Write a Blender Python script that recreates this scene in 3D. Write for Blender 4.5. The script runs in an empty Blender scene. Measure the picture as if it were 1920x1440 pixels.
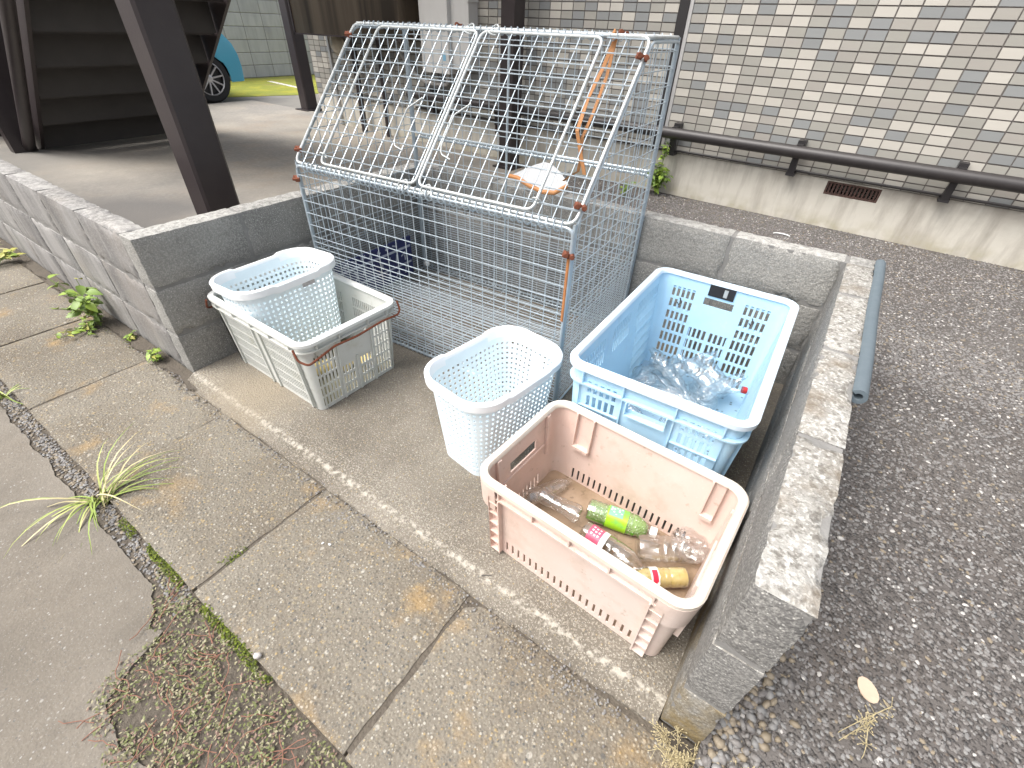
import bpy, bmesh, math, random
import numpy as np
from mathutils import Vector, Matrix, noise as mnoise
R_ = math.radians
rng = random.Random(7)
sc = bpy.context.scene
COL = sc.collection

# ------------------------------------------------------------------ camera, sky, sun, exposure
cam_d = bpy.data.cameras.new('camera')
cam = bpy.data.objects.new('camera', cam_d); COL.objects.link(cam)
cam.location = (1.9683, -0.5322, 1.2038)
cam.rotation_euler = (0.9055, -0.0328, 0.6094)
cam_d.sensor_fit = 'HORIZONTAL'; cam_d.sensor_width = 36.0
cam_d.lens = 860.95 / 1920 * 36
cam_d.clip_start = 0.02; cam_d.clip_end = 200
sc.camera = cam

SUN_EL, SUN_AZ = R_(58), R_(215)          # azimuth measured from +y towards +x
w = bpy.data.worlds.new('World'); sc.world = w; w.use_nodes = True
wn = w.node_tree; wn.nodes.clear()
sky = wn.nodes.new('ShaderNodeTexSky'); sky.sky_type = 'NISHITA'; sky.sun_disc = False
sky.sun_elevation = SUN_EL; sky.sun_rotation = SUN_AZ
sky.air_density = 1.0; sky.dust_density = 6.0; sky.ozone_density = 1.0
hs = wn.nodes.new('ShaderNodeHueSaturation'); hs.inputs['Saturation'].default_value = 0.36
bg = wn.nodes.new('ShaderNodeBackground'); bg.inputs['Strength'].default_value = 0.13
wo = wn.nodes.new('ShaderNodeOutputWorld')
wn.links.new(sky.outputs[0], hs.inputs['Color']); wn.links.new(hs.outputs[0], bg.inputs['Color'])
wn.links.new(bg.outputs[0], wo.inputs['Surface'])
sun_d = bpy.data.lights.new('sun', 'SUN'); sun_d.energy = 1.1; sun_d.angle = R_(40); sun_d.color = (1, .97, .92)
sun = bpy.data.objects.new('sun', sun_d); COL.objects.link(sun)
sd = Vector((math.sin(SUN_AZ) * math.cos(SUN_EL), math.cos(SUN_AZ) * math.cos(SUN_EL), math.sin(SUN_EL)))
sun.rotation_euler = sd.to_track_quat('Z', 'Y').to_euler()
vs = sc.view_settings
vs.view_transform = 'Standard'; vs.look = 'None'; vs.gamma = 1.0; vs.use_curve_mapping = False
vs.exposure = 1.17
sc.render.engine = 'CYCLES'
sc.cycles.transparent_max_bounces = 24
sc.cycles.max_bounces = 8

# ------------------------------------------------------------------ materials
def node(nt, t, **kw):
    n = nt.nodes.new(t)
    for k, v in kw.items(): setattr(n, k, v)
    return n
def rgba(c): return (c[0], c[1], c[2], 1.0)
MATS = {}
def surf(name, base, layers=(), rough=.8, metal=0.0, bump=(), vary=0.0, rnd=True, spec=.5, stretch=None, sss=0):
    """layers: ('noise',scale,lo,hi,color,fac[,up]) / ('chip',scale,keep,size,colors,fac) / ('up'...) ; bump: (kind,scale,dist)"""
    m = bpy.data.materials.new(name); m.use_nodes = True; nt = m.node_tree
    b = nt.nodes['Principled BSDF']
    L = nt.links.new
    tc = node(nt, 'ShaderNodeTexCoord'); vec = tc.outputs['Object']
    oi = node(nt, 'ShaderNodeObjectInfo')
    if rnd:
        mu = node(nt, 'ShaderNodeMath', operation='MULTIPLY'); L(oi.outputs['Random'], mu.inputs[0]); mu.inputs[1].default_value = 37.0
        ad = node(nt, 'ShaderNodeVectorMath', operation='ADD'); L(vec, ad.inputs[0]); L(mu.outputs[0], ad.inputs[1]); vec = ad.outputs[0]
    if stretch:
        mp = node(nt, 'ShaderNodeMapping'); mp.inputs['Scale'].default_value = stretch; L(vec, mp.inputs['Vector']); svec = mp.outputs[0]
    else: svec = vec
    geo = node(nt, 'ShaderNodeNewGeometry')
    def mix(a, c, f):
        n = node(nt, 'ShaderNodeMix', data_type='RGBA')
        if isinstance(f, (int, float)): n.inputs[0].default_value = f
        else: L(f, n.inputs[0])
        if isinstance(a, tuple): n.inputs[6].default_value = rgba(a)
        else: L(a, n.inputs[6])
        if isinstance(c, tuple): n.inputs[7].default_value = rgba(c)
        else: L(c, n.inputs[7])
        return n.outputs[2]
    def mapr(x, lo, hi, a, c):
        n = node(nt, 'ShaderNodeMapRange'); L(x, n.inputs[0]); n.inputs[1].default_value = lo; n.inputs[2].default_value = hi
        n.inputs[3].default_value = a; n.inputs[4].default_value = c; return n.outputs[0]
    def mul(x, y):
        n = node(nt, 'ShaderNodeMath', operation='MULTIPLY'); L(x, n.inputs[0])
        if isinstance(y, (int, float)): n.inputs[1].default_value = y
        else: L(y, n.inputs[1])
        return n.outputs[0]
    col = base
    for ly in layers:
        if ly[0] in ('noise', 'streak'):
            _, s, lo, hi, c, f = ly[:6]
            n = node(nt, 'ShaderNodeTexNoise'); n.inputs['Scale'].default_value = s; n.inputs['Detail'].default_value = 6
            n.inputs['Roughness'].default_value = .62
            L(svec if ly[0] == 'streak' else vec, n.inputs['Vector'])
            k = mapr(n.outputs['Fac'], lo, hi, 0, f)
            if len(ly) > 6:
                sp = node(nt, 'ShaderNodeSeparateXYZ'); L(geo.outputs['Normal'], sp.inputs[0])
                k = mul(k, mapr(sp.outputs['Z'], .55, .9, 0, 1))
            col = mix(col, c, k)
        elif ly[0] == 'blob':
            _, ctr, r0, r1, ns, c, f = ly
            di = node(nt, 'ShaderNodeVectorMath', operation='DISTANCE'); L(tc.outputs['Object'], di.inputs[0]); di.inputs[1].default_value = ctr
            n = node(nt, 'ShaderNodeTexNoise'); n.inputs['Scale'].default_value = ns; n.inputs['Detail'].default_value = 6; L(vec, n.inputs['Vector'])
            ad2 = node(nt, 'ShaderNodeMath', operation='MULTIPLY_ADD'); L(n.outputs['Fac'], ad2.inputs[0]); ad2.inputs[1].default_value = (r1 - r0) * 1.6; L(di.outputs['Value'], ad2.inputs[2])
            col = mix(col, c, mapr(ad2.outputs[0], r0 + (r1 - r0) * .5, r1 + (r1 - r0) * .9, f, 0))
        elif ly[0] in ('band', 'bandz'):
            _, y0, wd, ns, lo, hi, c, f = ly
            ax = 'Z' if ly[0] == 'bandz' else 'Y'
            sp = node(nt, 'ShaderNodeSeparateXYZ'); L(tc.outputs['Object'], sp.inputs[0])
            m1 = node(nt, 'ShaderNodeMath', operation='SUBTRACT'); L(sp.outputs[ax], m1.inputs[0]); m1.inputs[1].default_value = y0
            m2 = node(nt, 'ShaderNodeMath', operation='ABSOLUTE'); L(m1.outputs[0], m2.inputs[0])
            n = node(nt, 'ShaderNodeTexNoise'); n.inputs['Scale'].default_value = ns; n.inputs['Detail'].default_value = 7; L(vec, n.inputs['Vector'])
            col = mix(col, c, mul(mapr(m2.outputs[0], wd * .3, wd, f, 0), mapr(n.outputs['Fac'], lo, hi, 0, 1)))
        elif ly[0] == 'chip':
            _, s, keep, size, cols, f = ly
            v = node(nt, 'ShaderNodeTexVoronoi'); v.inputs['Scale'].default_value = s; L(vec, v.inputs['Vector'])
            se = node(nt, 'ShaderNodeSeparateColor'); L(v.outputs['Color'], se.inputs[0])
            a = mapr(se.outputs[0], 1 - keep, 1 - keep + .02, 0, 1)
            d = mapr(v.outputs['Distance'], size, size + .12, 1, 0)
            r = node(nt, 'ShaderNodeValToRGB'); L(se.outputs[1], r.inputs[0]); r.color_ramp.interpolation = 'CONSTANT'
            while len(r.color_ramp.elements) < len(cols): r.color_ramp.elements.new(.5)
            for i, c in enumerate(cols):
                r.color_ramp.elements[i].position = i / len(cols); r.color_ramp.elements[i].color = rgba(c)
            col = mix(col, r.outputs[0], mul(mul(a, d), f))
    if vary:
        h = node(nt, 'ShaderNodeHueSaturation')
        L(mapr(oi.outputs['Random'], 0, 1, 1 - vary, 1 + vary), h.inputs['Value'])
        if isinstance(col, tuple): h.inputs['Color'].default_value = rgba(col)
        else: L(col, h.inputs['Color'])
        col = h.outputs[0]
    if isinstance(col, tuple): b.inputs['Base Color'].default_value = rgba(col)
    else: L(col, b.inputs['Base Color'])
    b.inputs['Roughness'].default_value = rough; b.inputs['Metallic'].default_value = metal
    b.inputs['Specular IOR Level'].default_value = spec
    if sss: b.inputs['Subsurface Weight'].default_value = sss; b.inputs['Subsurface Radius'].default_value = (.02, .02, .02); b.inputs['Subsurface Scale'].default_value = .5
    prev = None
    for kind, s, d in bump:
        if kind == 'noise':
            n = node(nt, 'ShaderNodeTexNoise'); n.inputs['Scale'].default_value = s; n.inputs['Detail'].default_value = 5; o = n.outputs['Fac']
        else:
            n = node(nt, 'ShaderNodeTexVoronoi'); n.inputs['Scale'].default_value = s
            o = mapr(n.outputs['Distance'], 0, .6, 1, 0)
        L(vec, n.inputs['Vector'])
        bp = node(nt, 'ShaderNodeBump'); bp.inputs['Strength'].default_value = 1; bp.inputs['Distance'].default_value = d
        L(o, bp.inputs['Height'])
        if prev: L(prev, bp.inputs['Normal'])
        prev = bp.outputs[0]
    if prev: L(prev, b.inputs['Normal'])
    MATS[name] = m
    return m
def clear(name, tint=(.96, .97, .97), gloss=.22, edge=(.24, .29, .33)):
    m = bpy.data.materials.new(name); m.use_nodes = True; nt = m.node_tree; nt.nodes.clear(); L = nt.links.new
    o = node(nt, 'ShaderNodeOutputMaterial'); t = node(nt, 'ShaderNodeBsdfTransparent')
    g = node(nt, 'ShaderNodeBsdfGlossy'); g.inputs['Roughness'].default_value = .06; g.inputs[0].default_value = (1, 1, 1, 1)
    lw = node(nt, 'ShaderNodeLayerWeight'); lw.inputs['Blend'].default_value = .35
    pw = node(nt, 'ShaderNodeMath', operation='POWER'); L(lw.outputs['Facing'], pw.inputs[0]); pw.inputs[1].default_value = 1.7
    mr = node(nt, 'ShaderNodeMapRange'); L(pw.outputs[0], mr.inputs[0]); mr.inputs[3].default_value = .15; mr.inputs[4].default_value = min(.95, gloss + .62)
    tm_ = node(nt, 'ShaderNodeMix', data_type='RGBA'); tm_.inputs[6].default_value = rgba(tint); tm_.inputs[7].default_value = rgba(edge)
    p2 = node(nt, 'ShaderNodeMath', operation='POWER'); L(lw.outputs['Facing'], p2.inputs[0]); p2.inputs[1].default_value = 2.2
    L(p2.outputs[0], tm_.inputs[0]); L(tm_.outputs[2], t.inputs[0])
    mx = node(nt, 'ShaderNodeMixShader'); L(mr.outputs[0], mx.inputs[0]); L(t.outputs[0], mx.inputs[1]); L(g.outputs[0], mx.inputs[2])
    tc = node(nt, 'ShaderNodeTexCoord'); nz = node(nt, 'ShaderNodeTexNoise'); nz.inputs['Scale'].default_value = 34; L(tc.outputs['Object'], nz.inputs['Vector'])
    bp = node(nt, 'ShaderNodeBump'); bp.inputs['Distance'].default_value = .0025; L(nz.outputs['Fac'], bp.inputs['Height'])
    L(bp.outputs[0], g.inputs['Normal']); L(bp.outputs[0], lw.inputs['Normal'])
    L(mx.outputs[0], o.inputs['Surface']); MATS[name] = m; return m

BLK_L = [('noise', 3.5, .45, .72, (.115, .110, .105), .7), ('noise', 9, .5, .8, (.32, .31, .285), .5), ('noise', 190, .46, .60, (.40, .39, .36), .55), ('noise', 130, .58, .70, (.07, .07, .068), .5),
         ('chip', 210, .16, .28, [(.62, .61, .57), (.42, .41, .39), (.5, .48, .44)], .75)]
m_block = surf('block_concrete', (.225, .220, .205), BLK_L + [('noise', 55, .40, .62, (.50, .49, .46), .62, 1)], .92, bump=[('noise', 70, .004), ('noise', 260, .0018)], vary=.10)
m_block_street = surf('block_weathered', (.26, .25, .24), [('noise', 2.2, .48, .66, (.19, .165, .14), .6), ('streak', 5, .42, .66, (.10, .098, .098), .75), ('noise', 160, .50, .66, (.36, .35, .33), .5), ('streak', 14, .55, .8, (.36, .355, .35), .5), ('noise', 40, .42, .66, (.46, .45, .42), .6, 1)], .92,
                      bump=[('noise', 90, .0025), ('noise', 240, .001)], vary=.08, stretch=(1.6, 1.6, .22))
m_block_lichen = surf('block_lichen', (.165, .16, .152), BLK_L + [('noise', 20, .30, .55, (.27, .25, .215), .75, 1), ('noise', 6, .42, .60, (.36, .35, .325), .8, 1), ('noise', 130, .50, .62, (.60, .59, .55), .75, 1), ('noise', 75, .50, .62, (.135, .122, .105), .8, 1), ('noise', 9, .52, .66, (.175, .14, .10), .7, 1)],
                      .94, bump=[('noise', 70, .005), ('noise', 260, .002)], vary=.06)
m_block_algae = surf('block_algae', (.17, .165, .15), BLK_L + [('noise', 7, .38, .60, (.20, .14, .045), .8)], .94, bump=[('noise', 70, .005), ('noise', 260, .002)])
m_mortar = surf('mortar', (.20, .195, .185), [('noise', 12, .45, .7, (.3, .29, .28), .5)], .95, bump=[('noise', 120, .002)])
AGG = [(.36, .325, .26), (.29, .245, .16), (.42, .40, .35), (.075, .078, .08), (.16, .152, .135), (.33, .245, .12)]
m_slab = surf('slab_concrete', (.178, .158, .127), [('noise', 2.4, .42, .68, (.118, .096, .070), .85), ('chip', 46, .34, .20, AGG, .7), ('noise', 210, .50, .62, (.27, .245, .195), .55), ('noise', 90, .56, .68, (.075, .068, .056), .6), ('chip', 105, .50, .26, AGG, .80), ('chip', 190, .45, .28, AGG, .65),
              ('noise', 5, .56, .70, (.36, .23, .085), .5), ('noise', 16, .58, .72, (.16, .13, .10), .45)], .9, bump=[('vor', 105, .0022), ('noise', 170, .0016)], vary=.05)
m_pad = surf('pad_concrete', (.176, .156, .128), [('noise', 240, .50, .62, (.27, .24, .195), .5), ('noise', 2.0, .40, .62, (.105, .089, .069), .85), ('chip', 150, .42, .30, AGG, .62), ('chip', 260, .4, .3, [(.42, .38, .31), (.5, .47, .4)], .5),
             ('noise', 5, .6, .78, (.12, .10, .08), .7), ('band', -.002, .014, 60, .46, .60, (.46, .43, .37), .75), ('band', .02, .10, 150, .52, .60, (.38, .35, .29), .45), ('blob', (.32, .06, 0), .10, .26, 5, (.27, .225, .16), .6)], .9, bump=[('noise', 140, .0024), ('vor', 150, .0015)], rnd=False)
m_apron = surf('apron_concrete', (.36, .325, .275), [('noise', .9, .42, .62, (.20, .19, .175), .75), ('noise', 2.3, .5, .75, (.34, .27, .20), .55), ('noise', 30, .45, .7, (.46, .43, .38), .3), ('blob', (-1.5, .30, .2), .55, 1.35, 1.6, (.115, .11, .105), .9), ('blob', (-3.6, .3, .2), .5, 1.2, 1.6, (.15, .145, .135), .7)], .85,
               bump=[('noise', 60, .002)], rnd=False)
m_asphalt_street = surf('street_asphalt', (.172, .149, .120), [('noise', 120, .48, .62, (.23, .205, .17), .55), ('noise', 60, .58, .70, (.09, .08, .072), .5), ('noise', 1.1, .45, .65, (.215, .195, .165), .6), ('noise', 3, .42, .66, (.125, .110, .09), .7), ('chip', 55, .06, .13, [(.36, .35, .32), (.28, .26, .23)], .6), ('chip', 120, .20, .22, [(.36, .35, .33), (.28, .25, .21), (.10, .10, .10)], .7), ('chip', 300, .3, .25, [(.3, .29, .27), (.1, .1, .1)], .5)],
                        .92, bump=[('noise', 150, .002)], rnd=False)
m_asphalt_park = surf('parking_asphalt', (.098, .088, .082), [('chip', 105, .55, .34, [(.13, .13, .13), (.20, .19, .18), (.085, .08, .078), (.30, .29, .28), (.15, .12, .10)], .9), ('noise', 2.2, .5, .75, (.12, .10, .085), .6), ('noise', .8, .46, .60, (.14, .128, .118), .6), ('noise', .9, .62, .72, (.045, .04, .038), .6)],
                      .8, bump=[('vor', 105, .008), ('noise', 220, .002)], rnd=False)
m_pebble = surf('dark_pebble', (.145, .133, .126), [('noise', 90, .40, .65, (.24, .23, .22), .7)], .62, vary=.0, rnd=False)
m_pebble_b = surf('brown_pebble', (.20, .165, .115), [('noise', 25, .35, .65, (.30, .25, .19), .6)], .65, rnd=False)
m_pebble_w = surf('pale_pebble', (.52, .50, .47), [('noise', 25, .35, .65, (.36, .34, .32), .6)], .7, rnd=False)
m_earth = surf('earth', (.095, .080, .063), [('noise', 20, .4, .7, (.13, .11, .085), .7)], .95, bump=[('noise', 90, .008)], rnd=False)
m_moss = surf('parking_moss', (.20, .22, .03), [('noise', 4, .45, .65, (.33, .31, .03), .8), ('noise', 2, .55, .75, (.13, .12, .08), .8)], .95, bump=[('noise', 60, .01)], rnd=False)
m_white = surf('white_paint_worn', (.62, .60, .55), [('noise', 18, .48, .62, (.22, .21, .12), .8)], .8)
m_farblk = surf('far_block', (.43, .432, .45), [('streak', 6, .42, .7, (.29, .292, .31), .6), ('noise', 3, .5, .8, (.48, .48, .48), .4)], .92, bump=[('noise', 80, .002)], vary=.08, stretch=(1.5, 1.5, .3))
m_steel_dark = surf('dark_brown_steel', (.034, .026, .027), [('noise', 5, .45, .75, (.055, .045, .042), .5)], .38, bump=[('noise', 120, .0004)])
m_steel_black = surf('stair_steel', (.048, .042, .038), [('noise', 4, .4, .7, (.065, .058, .052), .6)], .55)
m_bronze = surf('bronze_panel', (.20, .160, .120), [('streak', 3.2, .38, .62, (.05, .042, .036), .85)], .30, metal=.75, stretch=(1.6, 1, .08))  # dark vertical streaks are reflections painted into the bronze colour
m_tiles = [surf('tile_cream', (.48, .455, .405), [('streak', 9, .4, .7, (.45, .425, .378), .6)], .42, vary=.05, stretch=(.4, 1, 3)),
           surf('tile_beige', (.33, .319, .283), [('streak', 9, .4, .7, (.315, .299, .270), .6)], .42, vary=.07, stretch=(.4, 1, 3)),
           surf('tile_rose', (.345, .326, .290), [('streak', 9, .4, .7, (.33, .306, .28), .6)], .42, vary=.06, stretch=(.4, 1, 3)),
           surf('tile_grey', (.245, .252, .248), [('streak', 9, .4, .7, (.225, .232, .23), .6)], .42, vary=.06, stretch=(.4, 1, 3))]
m_grout = surf('grout', (.15, .135, .126), [('noise', 40, .4, .7, (.15, .135, .12), .5)], .9)
m_found = surf('foundation_render', (.58, .55, .48), [('streak', 4, .46, .66, (.33, .30, .255), .75), ('noise', 2.2, .5, .75, (.35, .31, .26), .5), ('streak', 9, .62, .74, (.66, .64, .58), .55), ('bandz', .20, .10, 9, .40, .60, (.36, .325, .22), .6), ('bandz', .50, .09, 7, .42, .62, (.30, .265, .225), .6)], .88,
               bump=[('noise', 60, .0015)], stretch=(2.2, 1, .35))
m_rust = surf('rust', (.20, .060, .028), [('noise', 60, .4, .65, (.10, .032, .018), .7)], .85, bump=[('noise', 200, .001)])
m_rust_vent = surf('rust_dark', (.095, .050, .038), [('noise', 50, .4, .65, (.05, .03, .026), .7)], .8)
m_rust_orange = surf('rust_stain', (.42, .17, .055), [('noise', 30, .45, .65, (.30, .12, .05), .7)], .8)
m_galv = surf('galvanised', (.45, .515, .560), [('noise', 30, .45, .7, (.38, .425, .46), .5), ('noise', 9, .60, .74, (.40, .36, .31), .4)], .40, metal=.45)
m_galv_w = surf('galvanised_worn', (.49, .515, .515), [('noise', 40, .45, .65, (.37, .385, .37), .7)], .45, metal=.35)
m_blackplastic = surf('black_plastic', (.022, .020, .021), (), .42)
m_pipe = surf('dark_pipe', (.030, .026, .026), [('noise', 12, .45, .7, (.045, .04, .039), .5)], .42)
m_foam = surf('foam_grey', (.105, .135, .155), [('noise', 40, .4, .7, (.13, .16, .18), .6)], .85, bump=[('noise', 200, .0006)])
m_grey_box = surf('meter_grey', (.56, .55, .53), [('streak', 4, .45, .7, (.49, .48, .46), .5)], .5, stretch=(2, 2, .3))
m_white_plastic = surf('white_plastic', (.80, .80, .79), (), .4)
m_alu = surf('aluminium', (.55, .54, .53), (), .4, metal=.6)
m_basket = surf('basket_plastic', (.74, .84, .885), [('noise', 6, .45, .7, (.70, .81, .87), .5), ('noise', 14, .60, .76, (.56, .58, .55), .4)], .42, sss=.15)
m_basket_rim = surf('basket_rim_plastic', (.84, .87, .89), (), .4, sss=.1)
m_blue = surf('blue_crate_plastic', (.46, .69, .86), [('noise', 5, .48, .72, (.36, .57, .80), .5), ('noise', 22, .60, .74, (.62, .75, .86), .5), ('noise', 11, .60, .74, (.34, .46, .55), .45), ('noise', 160, .64, .72, (.72, .80, .86), .4)], .5, sss=.1)
m_blue_rim = surf('blue_crate_rim_faded', (.68, .79, .89), [('noise', 14, .45, .7, (.55, .70, .85), .5)], .55)
m_pink = surf('pink_crate_plastic', (.66, .495, .425), [('noise', 3, .42, .66, (.70, .585, .53), .8), ('blob', (.17, -.1, .15), .08, .30, 4, (.60, .53, .485), .75), ('noise', 8, .54, .72, (.48, .37, .29), .6), ('noise', 40, .62, .72, (.36, .26, .18), .55), ('noise', 150, .62, .70, (.80, .72, .66), .4)], .58, rnd=False, bump=[('noise', 120, .0004)])
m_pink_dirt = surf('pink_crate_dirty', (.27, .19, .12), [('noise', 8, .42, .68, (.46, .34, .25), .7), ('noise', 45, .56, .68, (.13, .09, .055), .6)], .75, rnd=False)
m_pink_rim = surf('pink_crate_rim_faded', (.68, .62, .54), [('noise', 7, .48, .70, (.66, .49, .40), .75), ('noise', 26, .6, .72, (.60, .56, .44), .6)], .6, rnd=False)
m_greycrate = surf('grey_crate_plastic', (.58, .59, .56), [('noise', 6, .45, .7, (.50, .52, .47), .6), ('noise', 30, .58, .74, (.38, .37, .29), .5), ('noise', 9, .56, .74, (.40, .39, .30), .5)], .55)
m_greyrim = surf('grey_crate_rim', (.74, .75, .73), [('noise', 12, .5, .75, (.62, .62, .58), .5)], .55)
m_leafs = [surf('leaf_green', (.16, .245, .055), [('noise', 30, .4, .7, (.20, .30, .04), .6)], .5), surf('leaf_light', (.26, .36, .05), [('noise', 30, .4, .7, (.18, .30, .05), .6)], .5),
           surf('leaf_yellow', (.42, .40, .10), [('noise', 30, .4, .7, (.32, .36, .08), .6)], .55)]
m_dry = surf('dry_grass', (.45, .38, .22), (), .7)
m_stem = surf('stem_red', (.22, .10, .065), (), .7)
m_stem_g = surf('stem_green', (.16, .22, .06), (), .6)
m_clear = clear('clear_plastic')
m_clear_pale = clear('clear_plastic_pale', edge=(.62, .62, .60))
m_film = clear('plastic_film', (.93, .93, .92), .45)
m_cap_w = surf('cap_white', (.82, .82, .80), (), .4)
m_cap_r = surf('cap_red', (.55, .035, .03), (), .4)
m_tea = surf('green_tea', (.10, .36, .02), (), .15)
m_drop = surf('bottle_condensation', (.24, .36, .13), [('chip', 230, .7, .3, [(.06, .12, .03), (.70, .75, .68), (.15, .25, .07), (.42, .52, .34)], .9)], .2, bump=[('vor', 160, .002)])
m_label_g = surf('label_green', (.32, .62, .02), [('noise', 14, .5, .58, (.16, .44, .12), .8)], .35)
m_label_t = surf('label_teal', (.20, .52, .30), (), .35)
m_label_r = surf('label_red', (.62, .03, .07), (), .4)
m_label_p = surf('label_pink', (.58, .11, .20), (), .4)
m_juice = surf('amber_liquid', (.60, .46, .14), [('noise', 14, .42, .66, (.68, .57, .30), .7), ('noise', 60, .58, .68, (.42, .28, .06), .4)], .12)
m_orange = surf('orange_webbing', (.42, .20, .08), [('noise', 40, .45, .7, (.55, .21, .06), .5)], .7)
m_sheet = surf('white_mesh_sheet', (.42, .43, .44), [('chip', 260, .5, .3, [(.3, .3, .3)], .6)], .7)
m_navy = surf('sign_navy', (.012, .018, .09), [('noise', 20, .5, .7, (.02, .028, .12), .5)], .4)
m_cararea = surf('car_paint_blue', (.075, .36, .50), (), .25)
m_tyre = surf('tyre_rubber', (.018, .018, .019), (), .8)
m_rim_dark = surf('rim_dark', (.03, .03, .032), (), .4)
m_rim = surf('rim_alloy', (.55, .55, .56), (), .3, metal=.8)
m_glass = surf('car_glass', (.02, .025, .03), (), .05)
m_lamp = surf('lamp_lens', (.75, .77, .8), (), .15)
m_brass = surf('brushed_metal', (.38, .34, .26), (), .35, metal=.8)
m_paleleaf = surf('dead_leaf', (.62, .48, .36), [('noise', 50, .4, .7, (.54, .38, .28), .5)], .6)

# ------------------------------------------------------------------ geometry helpers
class MB:
    def __init__(s): s.v = []; s.f = []; s.m = []
    def quadbox(s, P, mi=0):                                   # P: 8 points, bottom ring then top ring
        n = len(s.v); s.v += [tuple(p) for p in P]
        for q in ((0, 3, 2, 1), (4, 5, 6, 7), (0, 1, 5, 4), (1, 2, 6, 5), (2, 3, 7, 6), (3, 0, 4, 7)):
            s.f.append(tuple(n + i for i in q)); s.m.append(mi)
    def box(s, x0, x1, y0, y1, z0, z1, mi=0):
        s.quadbox([(x0, y0, z0), (x1, y0, z0), (x1, y1, z0), (x0, y1, z0), (x0, y0, z1), (x1, y0, z1), (x1, y1, z1), (x0, y1, z1)], mi)
    def tube(s, pts, r, seg=6, closed=False, mi=0, cap=True, rs=None):
        pts = [Vector(p) for p in pts]; N = len(pts)
        if N < 2: return
        T = []
        for i in range(N):
            if closed: d = pts[(i + 1) % N] - pts[i - 1]
            else: d = pts[min(i + 1, N - 1)] - pts[max(i - 1, 0)]
            T.append(d.normalized() if d.length > 1e-9 else Vector((0, 0, 1)))
        up = Vector((0, 0, 1)) if abs(T[0].z) < .9 else Vector((1, 0, 0))
        a = T[0].cross(up).normalized(); n0 = len(s.v)
        for i in range(N):
            a = (a - T[i] * a.dot(T[i])).normalized(); b = T[i].cross(a); rr = rs[i] if rs else r
            for k in range(seg):
                t = 2 * math.pi * (k + .5) / seg; p = pts[i] + (a * math.cos(t) + b * math.sin(t)) * rr; s.v.append(tuple(p))
        for i in range(N if closed else N - 1):
            j = (i + 1) % N
            for k in range(seg):
                k2 = (k + 1) % seg
                s.f.append((n0 + i * seg + k, n0 + i * seg + k2, n0 + j * seg + k2, n0 + j * seg + k)); s.m.append(mi)
        if cap and not closed:
            s.f.append(tuple(n0 + k for k in reversed(range(seg)))); s.m.append(mi)
            s.f.append(tuple(n0 + (N - 1) * seg + k for k in range(seg))); s.m.append(mi)
    def lathe(s, prof, seg=20, axis='z', mi=0):                 # prof: (r, h)
        n0 = len(s.v)
        for r, h in prof:
            for k in range(seg):
                t = 2 * math.pi * k / seg; c, q = r * math.cos(t), r * math.sin(t)
                s.v.append((c, q, h) if axis == 'z' else ((h, c, q) if axis == 'x' else (q, h, c)))
        for i in range(len(prof) - 1):
            for k in range(seg):
                k2 = (k + 1) % seg
                s.f.append((n0 + i * seg + k, n0 + i * seg + k2, n0 + (i + 1) * seg + k2, n0 + (i + 1) * seg + k)); s.m.append(mi)
    def poly(s, P, mi=0):
        n = len(s.v); s.v += [tuple(p) for p in P]; s.f.append(tuple(range(n, n + len(P)))); s.m.append(mi)
    def prism(s, outline, axis, a, b, mi=0):                    # outline of 2D points extruded along an axis from a to b
        def P(p, c): return {'x': (c, p[0], p[1]), 'y': (p[0], c, p[1]), 'z': (p[0], p[1], c)}[axis]
        n = len(s.v); k = len(outline)
        s.v += [P(p, a) for p in outline] + [P(p, b) for p in outline]
        s.f.append(tuple(range(n, n + k))); s.m.append(mi); s.f.append(tuple(reversed(range(n + k, n + 2 * k)))); s.m.append(mi)
        for i in range(k):
            j = (i + 1) % k; s.f.append((n + i, n + k + i, n + k + j, n + j)); s.m.append(mi)
    def mesh(s, name, mats, smooth=False, recalc=True):
        me = bpy.data.meshes.new(name); me.from_pydata(s.v, [], s.f)
        for m in (mats if isinstance(mats, (list, tuple)) else [mats]): me.materials.append(m)
        if len(me.materials) > 1: me.polygons.foreach_set('material_index', s.m)
        if recalc:
            b = bmesh.new(); b.from_mesh(me); bmesh.ops.recalc_face_normals(b, faces=b.faces); b.to_mesh(me); b.free()
        if smooth:
            me.polygons.foreach_set('use_smooth', [True] * len(me.polygons))
            if smooth != 'all': me.set_sharp_from_angle(angle=R_(38))
        me.update(); return me
    def build(s, name, mats, parent=None, smooth=False, loc=None, recalc=True):
        return link(name, s.mesh(name, mats, smooth, recalc), parent, loc)
def link(name, me, parent=None, loc=None, rot=None):
    o = bpy.data.objects.new(name, me); COL.objects.link(o)
    if parent: o.parent = parent
    if loc is not None: o.location = loc
    if rot is not None: o.rotation_euler = rot
    return o
def tag(o, label, cat, group=None):
    o['label'] = label; o['category'] = cat
    if group: o['group'] = group
    return o
def thing(name, label, cat, loc=(0, 0, 0), rz=0.0, group=None):
    o = bpy.data.objects.new(name, None); COL.objects.link(o); o.location = loc; o.rotation_euler = (0, 0, rz); o.empty_display_size = .1
    return tag(o, label, cat, group)
def struct(o): o['kind'] = 'structure'; return o
def stuff(o): o['kind'] = 'stuff'; return o
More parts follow.
